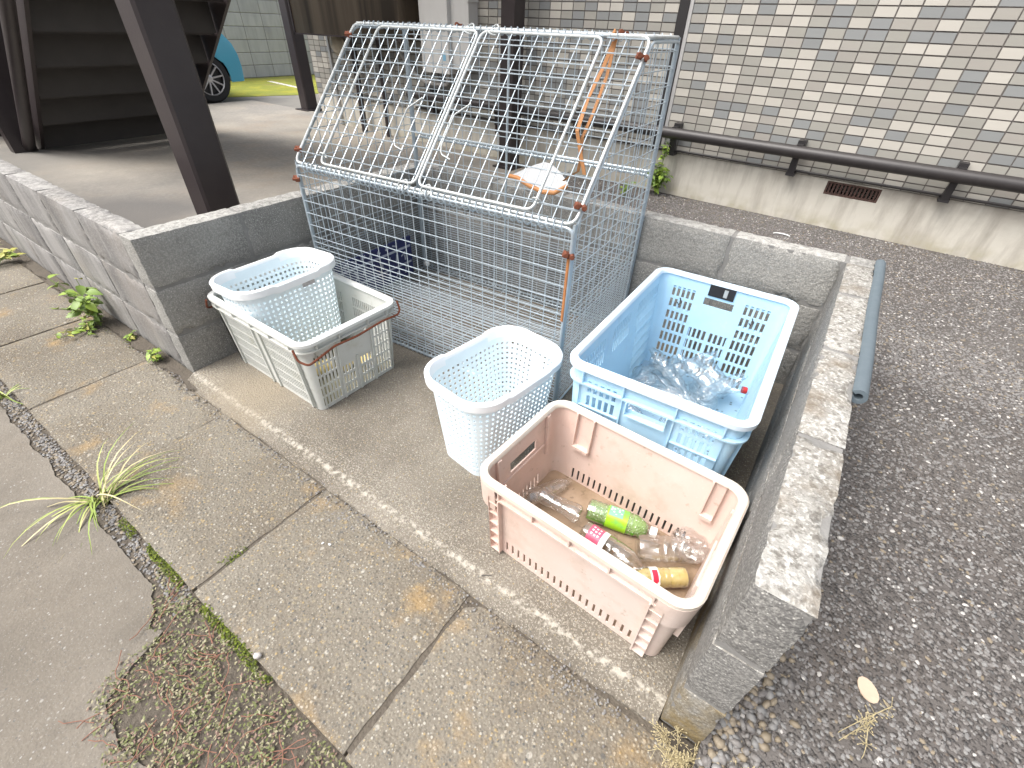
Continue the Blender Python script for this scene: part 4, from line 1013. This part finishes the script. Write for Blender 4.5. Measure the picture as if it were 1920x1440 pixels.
b = MB(); b.lathe([(.0340, .108), (.0340, .118)], 24, 'x'); b.f = [f for f in b.f if all(16 <= (i % 24) <= 19 for i in f)]; b.m = [0] * len(b.f); b.build('label_mark', m_label_r, g1)
def lmark(par, r_, cells, m):                                   # small raised print cells on a round label: (x0, x1, angle0, angle1)
    b = MB()
    for x0, x1, a0, a1 in cells:
        b.quadbox([(x, math.cos(a) * q, math.sin(a) * q) for q in (r_, r_ + .0004) for (x, a) in ((x0, a0), (x1, a0), (x1, a1), (x0, a1))])
    b.build('label_print', m, par)
lmark(g1, .0342, [(.070 + .0075 * k, .0745 + .0075 * k, 1.15 + .1 * (k % 2), 1.6 + .15 * ((k * 7) % 3)) for k in range(5)], m_white_plastic)
lmark(g1, .0338, [(.068 + .006 * k, .0715 + .006 * k, .12, .30 + .05 * (k % 2)) for k in range(7)], surf('label_ink', (.03, .10, .02), (), .5))
pet('drink_bottle', 'empty clear bottle lying in the left corner of the pink crate', (1.522, .250, ZB), math.atan2(.11, .045), .1, None, None, .18, .85, 0, 3)
pet('drink_bottle', 'crushed clear bottle lying beside the green tea bottle in the pink crate', (1.685, .298, ZB), math.atan2(-.01, -.15), -.05, None, None, .32, .9, 0, 5)
pk2 = pet('drink_bottle', 'clear bottle with a pink and white label against the front wall of the pink crate', (1.715, .258, ZB), math.atan2(-.012, .16), .0, None, None, .0, 1.0, .5, 8)
b = MB(); b.lathe([(.0338, .022), (.0338, .062)], 24, 'x'); b.f = [f for f in b.f if all(1 <= (i % 24) <= 9 for i in f)]; b.m = [0] * len(b.f); b.build('label_wrap', m_label_p, pk2, True)
b = MB(); b.lathe([(.0340, .062), (.0340, .078)], 24, 'x'); b.f = [f for f in b.f if all(1 <= (i % 24) <= 9 for i in f)]; b.m = [0] * len(b.f); b.build('label_band', m_white_plastic, pk2, True)
b = MB()
for k in range(3):
    for j in range(3):
        a0 = .7 + k * .33 + .04 * (j % 2); x_ = .029 + .010 * j; b.quadbox([(x_, math.cos(a0) * r_, math.sin(a0) * r_) if q in (0, 4) else ((x_ + .0065, math.cos(a0) * r_, math.sin(a0) * r_) if q in (1, 5) else ((x_ + .0055, math.cos(a0 + .16) * r_, math.sin(a0 + .16) * r_) if q in (2, 6) else (x_ + .001, math.cos(a0 + .16) * r_, math.sin(a0 + .16) * r_))) for q in range(8) for r_ in ((.0342 if q < 4 else .0346),)])
b.build('label_mark', m_white_plastic, pk2)
pet('drink_bottle', 'wide empty clear bottle with its round base turned to the front of the pink crate', (1.866, .295, ZB + .004), math.atan2(.065, .11), -.05, None, None, .06, 1.15, 0, 12)
yb = pet('drink_bottle', 'small bottle half full of amber liquid with a red label in the pink crate', (1.995, .285, ZB), math.atan2(-.05, -.16), 0, None, None, 0, .82)
yb.location = (2.012, .296, .043); yb.rotation_euler = (0, 0, math.atan2(-.075, -.10))
b = MB(); b.lathe([(0, .003), (.030, .006), (.0318, .015), (.0318, .055), (.0300, .060), (.0318, .066), (.0318, .12), (.029, .145), (.018, .172)], 18, 'x'); b.build('liquid', m_juice, yb, True)
b = MB(); b.lathe([(.0339, .100), (.0339, .128)], 24, 'x'); b.build('label_wrap', m_white_plastic, yb, True)
b = MB(); b.lathe([(.0341, .104), (.0341, .122)], 24, 'x'); b.f = [f for f in b.f if all(2 <= (i % 24) <= 7 for i in f)]; b.m = [0] * len(b.f); b.build('label_band', m_label_r, yb, True)
bm = bmesh.new(); bmesh.ops.create_icosphere(bm, subdivisions=4, radius=.048)
for v in bm.verts:
    n = mnoise.noise(v.co * 45) * .5 + mnoise.noise(v.co * 110) * .35; v.co *= 1 + .55 * n; v.co.z *= .75
me = bpy.data.meshes.new('film'); bm.to_mesh(me); bm.free(); me.materials.append(m_film)
o = link('plastic_wrap', me, None, (1.985, .385, .06)); tag(o, 'crumpled clear plastic wrap in the right corner of the pink crate', 'plastic wrap')
# in the blue crate: a layer of empties
bb = [(1.560, 1.080, .2), (1.60, 1.17, 2.6), (1.68, 1.09, -.6), (1.73, 1.16, 1.1), (1.64, 1.24, .1), (1.80, 1.10, 2.2), (1.80, 1.20, -.3), (1.88, 1.06, .9), (1.72, 1.01, 2.9), (1.85, 1.24, 2.0), (1.58, .98, 1.0), (1.70, .90, .3), (1.83, .93, 2.4), (1.60, .82, -.4), (1.76, .80, 1.6), (1.66, 1.14, 1.7), (1.78, 1.05, .2), (1.86, 1.15, 1.3), (1.62, 1.03, 2.2), (1.74, 1.10, 2.8), (1.83, 1.01, -.2), (1.57, 1.13, 1.2)]
for k, (x, y, a) in enumerate(bb):
    a2 = a; c = Vector((x, y, .058 + (k % 4) * .024)); d = Vector((math.cos(a2), math.sin(a2), 0)) * .1
    p = c - d; p.x = min(max(p.x, 1.55), 1.93); p.y = min(max(p.y, .58), 1.20)
    e2 = p + d * 2; e2.x = min(max(e2.x, 1.55), 1.93); e2.y = min(max(e2.y, .58), 1.20); a2 = math.atan2(e2.y - p.y, e2.x - p.x)
    pet('drink_bottle', 'empty clear plastic bottle lying in the heap at the bottom of the blue crate', p, a2, rng.uniform(-.3, .3), 'clear bottles in the blue crate', None, rng.choice([.0, .12, .3]), rng.uniform(.82, .98), rng.uniform(0, 6), 40 + k)
pet('drink_bottle', 'clear bottle with a red cap by the right wall of the blue crate', (1.775, 1.095, .115), math.atan2(.05, .16), .02, None, m_cap_r, .1, .88, 0, 77)
# yellow empties in the pale crate, seen through its slots
for k, (x, y, a, lb) in enumerate([(.44, .23, 1.2, 'amber tinted bottle behind the slots near the front corner of the pale crate'), (.53, .36, 2.0, 'amber tinted bottle behind the middle slots of the pale crate'), (.50, .48, -.4, 'amber tinted bottle behind the rear slots of the pale crate')]):
    o = pet('drink_bottle', lb, (x, y, .048), a, -.1, None, None, .15, .85, 0, 90 + k)
    b = MB(); b.lathe([(0, .003), (.030, .006), (.0318, .015), (.0318, .12), (.026, .15)], 14, 'x'); b.build('liquid', m_juice, o, True)

# ------------------------------------------------------------------ foam edge guard
t = thing('foam_tube', 'grey blue foam pipe cover clipped on the outer edge of the lichen wall', 'foam tube', (2.172, .59, .562), -.004)
mb = MB(); N = 14; prof = [(.0185 * math.cos(a), .0185 * math.sin(a)) for a in np.linspace(R_(-165), R_(150), N)] + [(.009 * math.cos(a), .009 * math.sin(a)) for a in np.linspace(R_(150), R_(-165), N)]
ny_ = 10; n0 = 0
for j in range(ny_ + 1):
    for (a, c) in prof: mb.v.append((a + .003 * fn(j * .3, 1, 1), .945 * j / ny_, c + .004 * fn(j * .4, 2, 1)))
k = len(prof)
for j in range(ny_):
    for i in range(k): i2 = (i + 1) % k; mb.f.append((j * k + i, j * k + i2, (j + 1) * k + i2, (j + 1) * k + i)); mb.m.append(0)
for j in (0, ny_):
    for i in range(N - 1): mb.f.append((j * k + i, j * k + i + 1, j * k + k - 2 - i, j * k + k - 1 - i)); mb.m.append(0)
mb.build('foam_cover', m_foam, t, True)

# ------------------------------------------------------------------ pebbles, grit, moss, ground cover
ICO = None
def ico():
    global ICO
    if ICO is None:
        bm = bmesh.new(); bmesh.ops.create_icosphere(bm, subdivisions=1, radius=1); bm.verts.ensure_lookup_table()
        ICO = (np.array([v.co[:] for v in bm.verts]), np.array([[v.index for v in f.verts] for f in bm.faces])); bm.free()
    return ICO
nr = np.random.default_rng(5)
def stones(name, pts, sizes, mats, mix, flat=.6, sink=.25):
    V, F = ico(); n = len(pts); nv = len(V)
    S = sizes[:, None] * np.stack([nr.uniform(.8, 1.35, n), nr.uniform(.65, 1.0, n), nr.uniform(flat * .7, flat * 1.2, n)], 1)
    P = V[None] * S[:, None] * (1 + nr.uniform(-.16, .16, (n, nv, 1)))
    a = nr.uniform(0, 6.28, n); c, s = np.cos(a)[:, None], np.sin(a)[:, None]
    X = P[..., 0] * c - P[..., 1] * s; Y = P[..., 0] * s + P[..., 1] * c; Z = P[..., 2] + nr.uniform(-.3, .3, n)[:, None] * X
    A = np.stack([X + pts[:, None, 0], Y + pts[:, None, 1], Z + pts[:, None, 2] + (sizes * sink)[:, None]], -1).reshape(-1, 3)
    Fs = (F[None] + (np.arange(n) * nv)[:, None, None]).reshape(-1, 3)
    me = bpy.data.meshes.new(name); me.vertices.add(len(A)); me.vertices.foreach_set('co', A.ravel().astype(np.float32))
    me.loops.add(len(Fs) * 3); me.loops.foreach_set('vertex_index', Fs.ravel().astype(np.int32)); me.polygons.add(len(Fs)); me.polygons.foreach_set('loop_start', (np.arange(len(Fs)) * 3).astype(np.int32))
    for m in mats: me.materials.append(m)
    mi = np.repeat(nr.choice(len(mats), n, p=mix), len(F)); me.polygons.foreach_set('material_index', mi.astype(np.int32))
    me.polygons.foreach_set('use_smooth', [name == 'pebbles'] * len(Fs)); me.update(calc_edges=True); me.validate()
    return stuff(link(name, me))
m_peb2 = surf('mid_pebble', (.25, .243, .235), [('noise', 25, .35, .65, (.13, .128, .126), .6)], .6, rnd=False)
n = 21000
x = nr.uniform(2.17, 3.5, n); y = nr.uniform(-.35, 2.0, n) ; pts = np.stack([x, y, np.array([zg(b) for b in y])], 1)
stones('gravel', pts, nr.uniform(.0032, .0066, n), [m_pebble, m_peb2, m_pebble_w, m_pebble_b], [.56, .32, .04, .08], .6, -.05)
n = 34000
x = nr.uniform(.02, 3.45, n); y = nr.uniform(1.56, 3.2, n); pts = np.stack([x, y, np.array([zg(b) for b in y])], 1)
stones('gravel', pts, nr.uniform(.0035, .0065, n), [m_pebble, m_peb2, m_pebble_w, m_pebble_b], [.56, .28, .05, .11], .6, -.05)
n = 420                                                         # rounded pebbles washed against the wall end
k = np.abs(nr.normal(0, .055, n)); y = nr.uniform(-.12, .42, n); x = W_ + .10 + k * .9 + .004
pts = np.stack([x, y, np.array([zg(b) for b in y])], 1)
stones('pebbles', pts, nr.uniform(.006, .0125, n), [m_peb2, m_pebble_b, m_pebble], [.35, .4, .25], .75, .3)
n = 2600                                                        # grit in the gap between the slabs and the street
x = nr.uniform(-1.6, .95, n); y = -.512 + nr.normal(0, .014, n); pts = np.stack([x, y, np.full(n, -.047)], 1)
stones('grit', pts, nr.uniform(.0025, .0065, n), [m_pebble, m_peb2, m_pebble_b], [.35, .35, .3], .6, .2)
n = 1500                                                        # crumbs along the kerb and wall foot
x = np.concatenate([nr.uniform(0, 2.05, 500), nr.uniform(-.5, .08, 600), nr.uniform(.9, 2.0, 400)]); y = np.concatenate([nr.normal(-.075, .018, 500), nr.normal(-.030, .020, 600), nr.normal(-.09, .035, 400)])
stones('grit', np.stack([x, y, np.full(n, -.028)], 1), nr.uniform(.0015, .0045, n) , [m_pebble, m_peb2, m_pebble_b], [.45, .3, .25], .6, .2)
mb = MB()                                                       # dark soil at the foot of the street wall
out = [(-1.9, .004), (-1.9, -.03)] + [(x, -.050 - .022 * fn(x, 0, 8) - .010 * fn(x, 4, 30)) for x in np.arange(-1.85, .09, .02)] + [(.10, -.045), (.03, -.02), (0.0, .004)]
mb.prism(out, 'z', -.05, -.0215); struct(mb.build('soil', m_earth))

def leaflets(name, pts, size, mats, mix, up=.6):
    n = len(pts); me = bpy.data.meshes.new(name); A = np.zeros((n, 4, 3)); a = nr.uniform(0, 6.28, n); tl_ = nr.uniform(-up, up, n); s = nr.uniform(size * .6, size * 1.3, n)
    d = np.stack([np.cos(a), np.sin(a), tl_], 1); e_ = np.stack([-np.sin(a), np.cos(a), nr.uniform(-up, up, n)], 1)
    A[:, 0] = pts - d * s[:, None]; A[:, 1] = pts + e_ * s[:, None] * .5; A[:, 2] = pts + d * s[:, None]; A[:, 3] = pts - e_ * s[:, None] * .5
    me.from_pydata(A.reshape(-1, 3).tolist(), [], [(4 * i, 4 * i + 1, 4 * i + 2, 4 * i + 3) for i in range(n)])
    for m in mats: me.materials.append(m)
    me.polygons.foreach_set('material_index', nr.choice(len(mats), n, p=mix).astype(np.int32)); me.update(); return stuff(link(name, me))
def inpoly(x, y, P):
    c = False
    for (a, b), (d, e_) in zip(P, P[1:] + P[:1]):
        if (b > y) != (e_ > y) and x < (d - a) * (y - b) / (e_ - b) + a: c = not c
    return c
PC = [(.74, -.492), (.86, -.56), (.93, -.605), (.975, -.59), (.965, -.68), (1.0, -.76), (1.2, -.79), (1.4, -.73), (1.65, -.64), (1.8, -.49)]
pts = []
while len(pts) < 5200:
    x, y = rng.uniform(.7, 1.8), rng.uniform(-.88, -.485)
    if inpoly(x, y, PC) and fn(x, y, 14) + rng.uniform(-.35, .5) > -.12: pts.append((x, y, -.046 + abs(rng.gauss(0, .006)) + .006 * (fn(x, y, 20) + .5)))
m_cov = [surf('cover_green', (.15, .165, .06), (), .6), surf('cover_olive', (.27, .245, .15), (), .6), surf('cover_red', (.21, .135, .105), (), .7)]
leaflets('ground_cover', np.array(pts), .0042, m_cov, [.45, .35, .20])
mb = MB()
for k in range(130):
    x, y = rng.uniform(.75, 1.6), rng.uniform(-.82, -.5)
    if not inpoly(x, y, PC): continue
    a = rng.uniform(0, 6.28); p = Vector((x, y, -.036)); L_ = [p]
    for _ in range(5): a += rng.uniform(-.6, .6); p = p + Vector((math.cos(a), math.sin(a), rng.uniform(-.12, .12))) * .016; L_.append(p)
    mb.tube(L_, .0011, 4)
stuff(mb.build('creeping_stems', m_stem))
pts = []
for (x0, x1, y0, y1, nn) in ((.62, 1.35, -.505, -.478, 2600), (.905, .935, -.48, -.33, 1500), (-.9, .05, -.075, -.045, 700), (.45, .75, -.512, -.48, 900)):
    for _ in range(nn):
        x, y = rng.uniform(x0, x1), rng.uniform(y0, y1)
        if fn(x, y, 11, 5) > -.05: pts.append((x, y, -.042 + abs(rng.gauss(0, .006))))
leaflets('moss', np.array(pts), .0034, [surf('moss_green', (.15, .19, .02), (), .9), surf('moss_dark', (.07, .09, .02), (), .9)], [.6, .4], 1.0)

# ------------------------------------------------------------------ plants
def leaf_mesh(name, L_, wd, m, fold=.25, lobes=0):
    mb = MB(); n = 6
    for i in range(n + 1):
        u = i / n; w_ = wd * (math.sin(math.pi * min(1, u ** .75)) ** .8) / 2 + .0003
        if lobes: w_ *= 1 - .35 * (abs(math.sin(u * math.pi * lobes)) ** 2) * (.3 < u < .95)
        z = -L_ * .35 * u * u
        mb.v += [(u * L_, -w_, z + w_ * fold), (u * L_, 0, z), (u * L_, w_, z + w_ * fold)]
    for i in range(n):
        for k in (0, 1): a = 3 * i + k; mb.f.append((a, a + 3, a + 4, a + 1)); mb.m.append(0)
    return mb.mesh(name, m, True, recalc=False)
LM = [leaf_mesh('leaf', 1.0, .62, m) for m in m_leafs]
LM2 = [leaf_mesh('leaf', 1.0, .70, m, .2, 2) for m in m_leafs]
def weed(name, label, cat, loc, stems, leaf=.03, meshes=LM, mixw=(.5, .4, .1), h=.1, spread=.05, per=7, stem_r=.0014, lean=(0, 0), group=None):
    t = thing(name, label, cat, loc, 0, group); mb = MB()
    for k in range(stems):
        a = rng.uniform(0, 6.28); q = rng.uniform(.2, 1) * spread; hh = h * rng.uniform(.55, 1.0)
        P = [Vector((0, 0, 0))]
        for i in range(1, 6):
            u = i / 5; P.append(Vector((math.cos(a) * q * u ** 1.3 + lean[0] * u, math.sin(a) * q * u ** 1.3 + lean[1] * u, hh * (u - .25 * u * u) + rng.uniform(-.004, .004))))
        mb.tube(P, stem_r, 5)
        for j in range(per):
            u = .25 + .75 * (j + rng.random()) / per; i = min(4, int(u * 5)); p = P[i].lerp(P[i + 1], u * 5 - i)
            o = link('leaf', meshes[rng.choices((0, 1, 2), mixw)[0]], t, p, (rng.uniform(-.5, .5), rng.uniform(-.5, .35), rng.uniform(0, 6.28)))
            s = leaf * rng.uniform(.55, 1.15); o.scale = (s, s, s)
    mb.build('stem', m_stem_g, t); return t
weed('weed_plant', 'leafy green weed with mixed young leaves at the foot of the streaked block wall', 'weed', (-.80, -.045, -.022), 14, .056, LM, (.55, .4, .05), .30, .15, 6, lean=(.0, -.04))
weed('weed_plant', 'trailing yellow-green weed spreading over the slab below the leafy weed', 'weed', (-.78, -.07, -.022), 9, .036, LM, (.3, .5, .2), .035, .16, 6, lean=(.02, -.09))
weed('weed_plant', 'small bright green clover-like weed by the near corner of the streaked wall', 'weed', (-.235, -.045, -.022), 10, .030, LM2, (.2, .75, .05), .075, .055, 4)
weed('weed_plant', 'tiny green weed at the wall foot between two larger weeds', 'weed', (-.52, -.040, -.022), 7, .028, LM2, (.4, .55, .05), .040, .035, 4)
weed('weed_plant', 'yellowed weed at the far left foot of the streaked wall', 'weed', (-2.02, -.07, -.022), 9, .05, LM, (.1, .3, .6), .10, .16, 6, lean=(.05, -.06))
weed('weed_plant', 'young pale green leaf shoot behind the top of the streaked wall', 'weed', (-1.03, .135, ZA), 3, .05, LM2, (.1, .9, 0), .40, .02, 2)
vt = weed('vine_plant', 'green vine climbing the concrete base beside the cage and the pipe', 'plant', bpt(.04, .07, .20), 14, .060, LM2, (.6, .4, 0), .30, .12, 8)
weed('vine_plant', 'slender vine tip hanging over the pipe next to the wall joint', 'plant', bpt(.07, .13, .42), 5, .036, LM2, (.5, .5, 0), .26, .04, 8)
weed('weed_plant', 'small weed growing behind the block wall seen through the cage', 'weed', (.62, 2.95, .19), 5, .045, LM2, (.6, .4, 0), .16, .06, 5)
def tuft(label, loc, n, L_, spreaddir, mats, wd=.0042, cat='grass tuft', curve=.8, name='grass_tuft', spread=1.2, rise=(.15, 1.1)):
    t = thing(name, label, cat, loc)
    for k in range(n):
        a = spreaddir + rng.gauss(0, spread); l = L_ * rng.uniform(.45, 1.1); el = rng.uniform(*rise); P = []; p = Vector((rng.uniform(-.02, .02), rng.uniform(-.012, .012), 0)); N = 7
        mb = MB(); d = el
        for i in range(N + 1):
            P.append(p.copy()); p = p + Vector((math.cos(a) * math.cos(d), math.sin(a) * math.cos(d), math.sin(d))) * l / N; d -= curve * rng.uniform(.5, 1.3) / N * 2; a += rng.uniform(-.08, .08)
            if p.z < .002: p.z = .002; d = max(d, 0)
        for i, q in enumerate(P):
            w_ = wd * (1 - (i / N) ** 2) / 2 + .0002; s = Vector((-math.sin(a), math.cos(a), 0)) * w_; mb.v += [tuple(q - s), tuple(q + Vector((0, 0, -.0006))), tuple(q + s)]
        for i in range(N):
            for c in (0, 1): f = 3 * i + c; mb.f.append((f, f + 3, f + 4, f + 1)); mb.m.append(0)
        mb.build('blade', mats[rng.choices((0, 1, 2), (.45, .3, .25))[0]], t, True, recalc=False)
    return t
gm = [surf('blade_green', (.22, .30, .055), [('noise', 40, .4, .7, (.30, .36, .09), .6)], .5), surf('blade_light', (.40, .44, .14), (), .5), surf('blade_straw', (.55, .48, .27), (), .6)]
tuft('green grass tuft leaning over the slab from the gap beside the street', (.405, -.497, -.045), 26, .27, R_(80), gm, .0056, spread=.75, rise=(.5, 1.35))
tuft('grass tuft with long straw-tipped blades trailing onto the street', (.365, -.512, -.045), 22, .27, R_(-65), gm, .0056, spread=.8, rise=(.2, .9))
tuft('grass tuft growing at the slab edge, cut by the left side of the picture', (-.50, -.515, -.045), 22, .17, R_(-70), gm, .005)
tuft('thin yellow grass at the far end of the streaked wall', (-2.25, -.10, -.022), 16, .22, R_(-40), [gm[1], gm[2], gm[2]], .005)
def drygrass(label, loc, n, h, lean):
    t = thing('dry_grass', label, 'dry grass', loc); mb = MB(); b = MB()
    for k in range(n):
        a = lean + rng.gauss(0, .7); P = [Vector((rng.uniform(-.03, .03), rng.uniform(-.02, .02), 0))]; hh = h * rng.uniform(.5, 1)
        for i in range(1, 7): u = i / 6; P.append(P[0] + Vector((math.cos(a) * hh * .55 * u ** 1.4, math.sin(a) * hh * .55 * u ** 1.4, hh * (u - .3 * u * u))))
        mb.tube(P, .0008, 4)
        for j in range(26):
            u = rng.uniform(.35, 1) * 5.99; i = int(u); p = P[i].lerp(P[i + 1], u - i) if i < 6 else P[6]; d = Vector((rng.gauss(0, 1), rng.gauss(0, 1), rng.gauss(.3, .6))).normalized() * rng.uniform(.006, .02)
            b.tube([p, p + d], .00045, 3, cap=False); e_ = p + d; b.tube([e_, e_ + d.normalized() * .003], .0011, 4)
    mb.build('stalk', m_dry, t); b.build('seed_head', m_dry, t); return t
drygrass('dry seed-headed grass at the near foot of the lichen wall end', (2.14, -.075, -.04), 14, .10, R_(200))
drygrass('clump of dry grass on the gravel in front of the wall end', (2.23, -.06, -.03), 14, .11, R_(-20))
drygrass('tall single dry stalk standing in the gravel right of the wall end', (2.42, .13, .02), 3, .20, R_(70))
drygrass('sparse dry grass at the bottom edge right of the slabs', (2.33, -.02, -.02), 9, .09, R_(10))

# ------------------------------------------------------------------ litter
mb = MB(); n = 14
mb.prism([(.023 * math.cos(2 * math.pi * k / n) * (1.25 if math.cos(2 * math.pi * k / n) > .6 else 1.08), .018 * math.sin(2 * math.pi * k / n)) for k in range(n)], 'z', 0, .0022)
o = mb.build('fallen_leaf', m_paleleaf); o.location = (2.438, .270, zg(.27) + .0055); o.rotation_euler = (.05, -.05, 2.1); o.scale = (1.0, 1.15, 1); tag(o, 'pale pink round fallen leaf on the dark gravel', 'leaf')
def pebble(label, x, y, z, r, m=m_pebble_w):
    V, F = ico(); mb = MB(); mb.v = [tuple(v * np.array([r * rng.uniform(1, 1.4), r * rng.uniform(.7, 1), r * .55])) for v in V]; mb.f = [tuple(f) for f in F.tolist()]; mb.m = [0] * len(mb.f)
    o = mb.build('pebble', m, None, 'all'); o.location = (x, y, z + r * .3); o.rotation_euler = (0, 0, rng.uniform(0, 6)); tag(o, label, 'pebble')
pebble('white pebble at the slab edge above the creeping ground cover', 1.224, -.478, -.026, .010)
pebble('first of three white chips in the middle of the slab left of the joint', 1.095, -.191, -.026, .0042, m_white_plastic)
pebble('white chip nearest the kerb in the middle of the slab', 1.115, -.182, -.026, .0048, m_white_plastic)
pebble('small white chip alone near the front of the slab', 1.075, -.380, -.026, .0036, m_white_plastic)
pebble('round grey stone lying alone on the dark gravel beside the lichen wall', 2.532, .612, zg(.61) + .002, .011, m_peb2)
pebble('pale stone touching the outer foot of the lichen wall', 2.335, .655, zg(.65) + .002, .009)
mb = MB(); mb.tube([Vector((.05 * math.cos(a), .03 * math.sin(a), .004)) for a in np.linspace(0.3, 2.9, 10)], .004, 5)
o = mb.build('white_hook', m_white_plastic, None, True); o.location = (1.75, 2.85, zg(2.85) + .004); tag(o, 'small curved white plastic piece on the gravel between block wall and building', 'plastic piece')
mb = MB(); mb.tube([(0, 0, .002), (.012, .004, .003), (.03, .006, .002)], .0016, 5); o = mb.build('twig', m_steel_black, None); o.location = (1.545, -.005, -.006); o.rotation_euler = (0, 0, .4); tag(o, 'short dark twig on the kerb below the pink crate', 'twig')
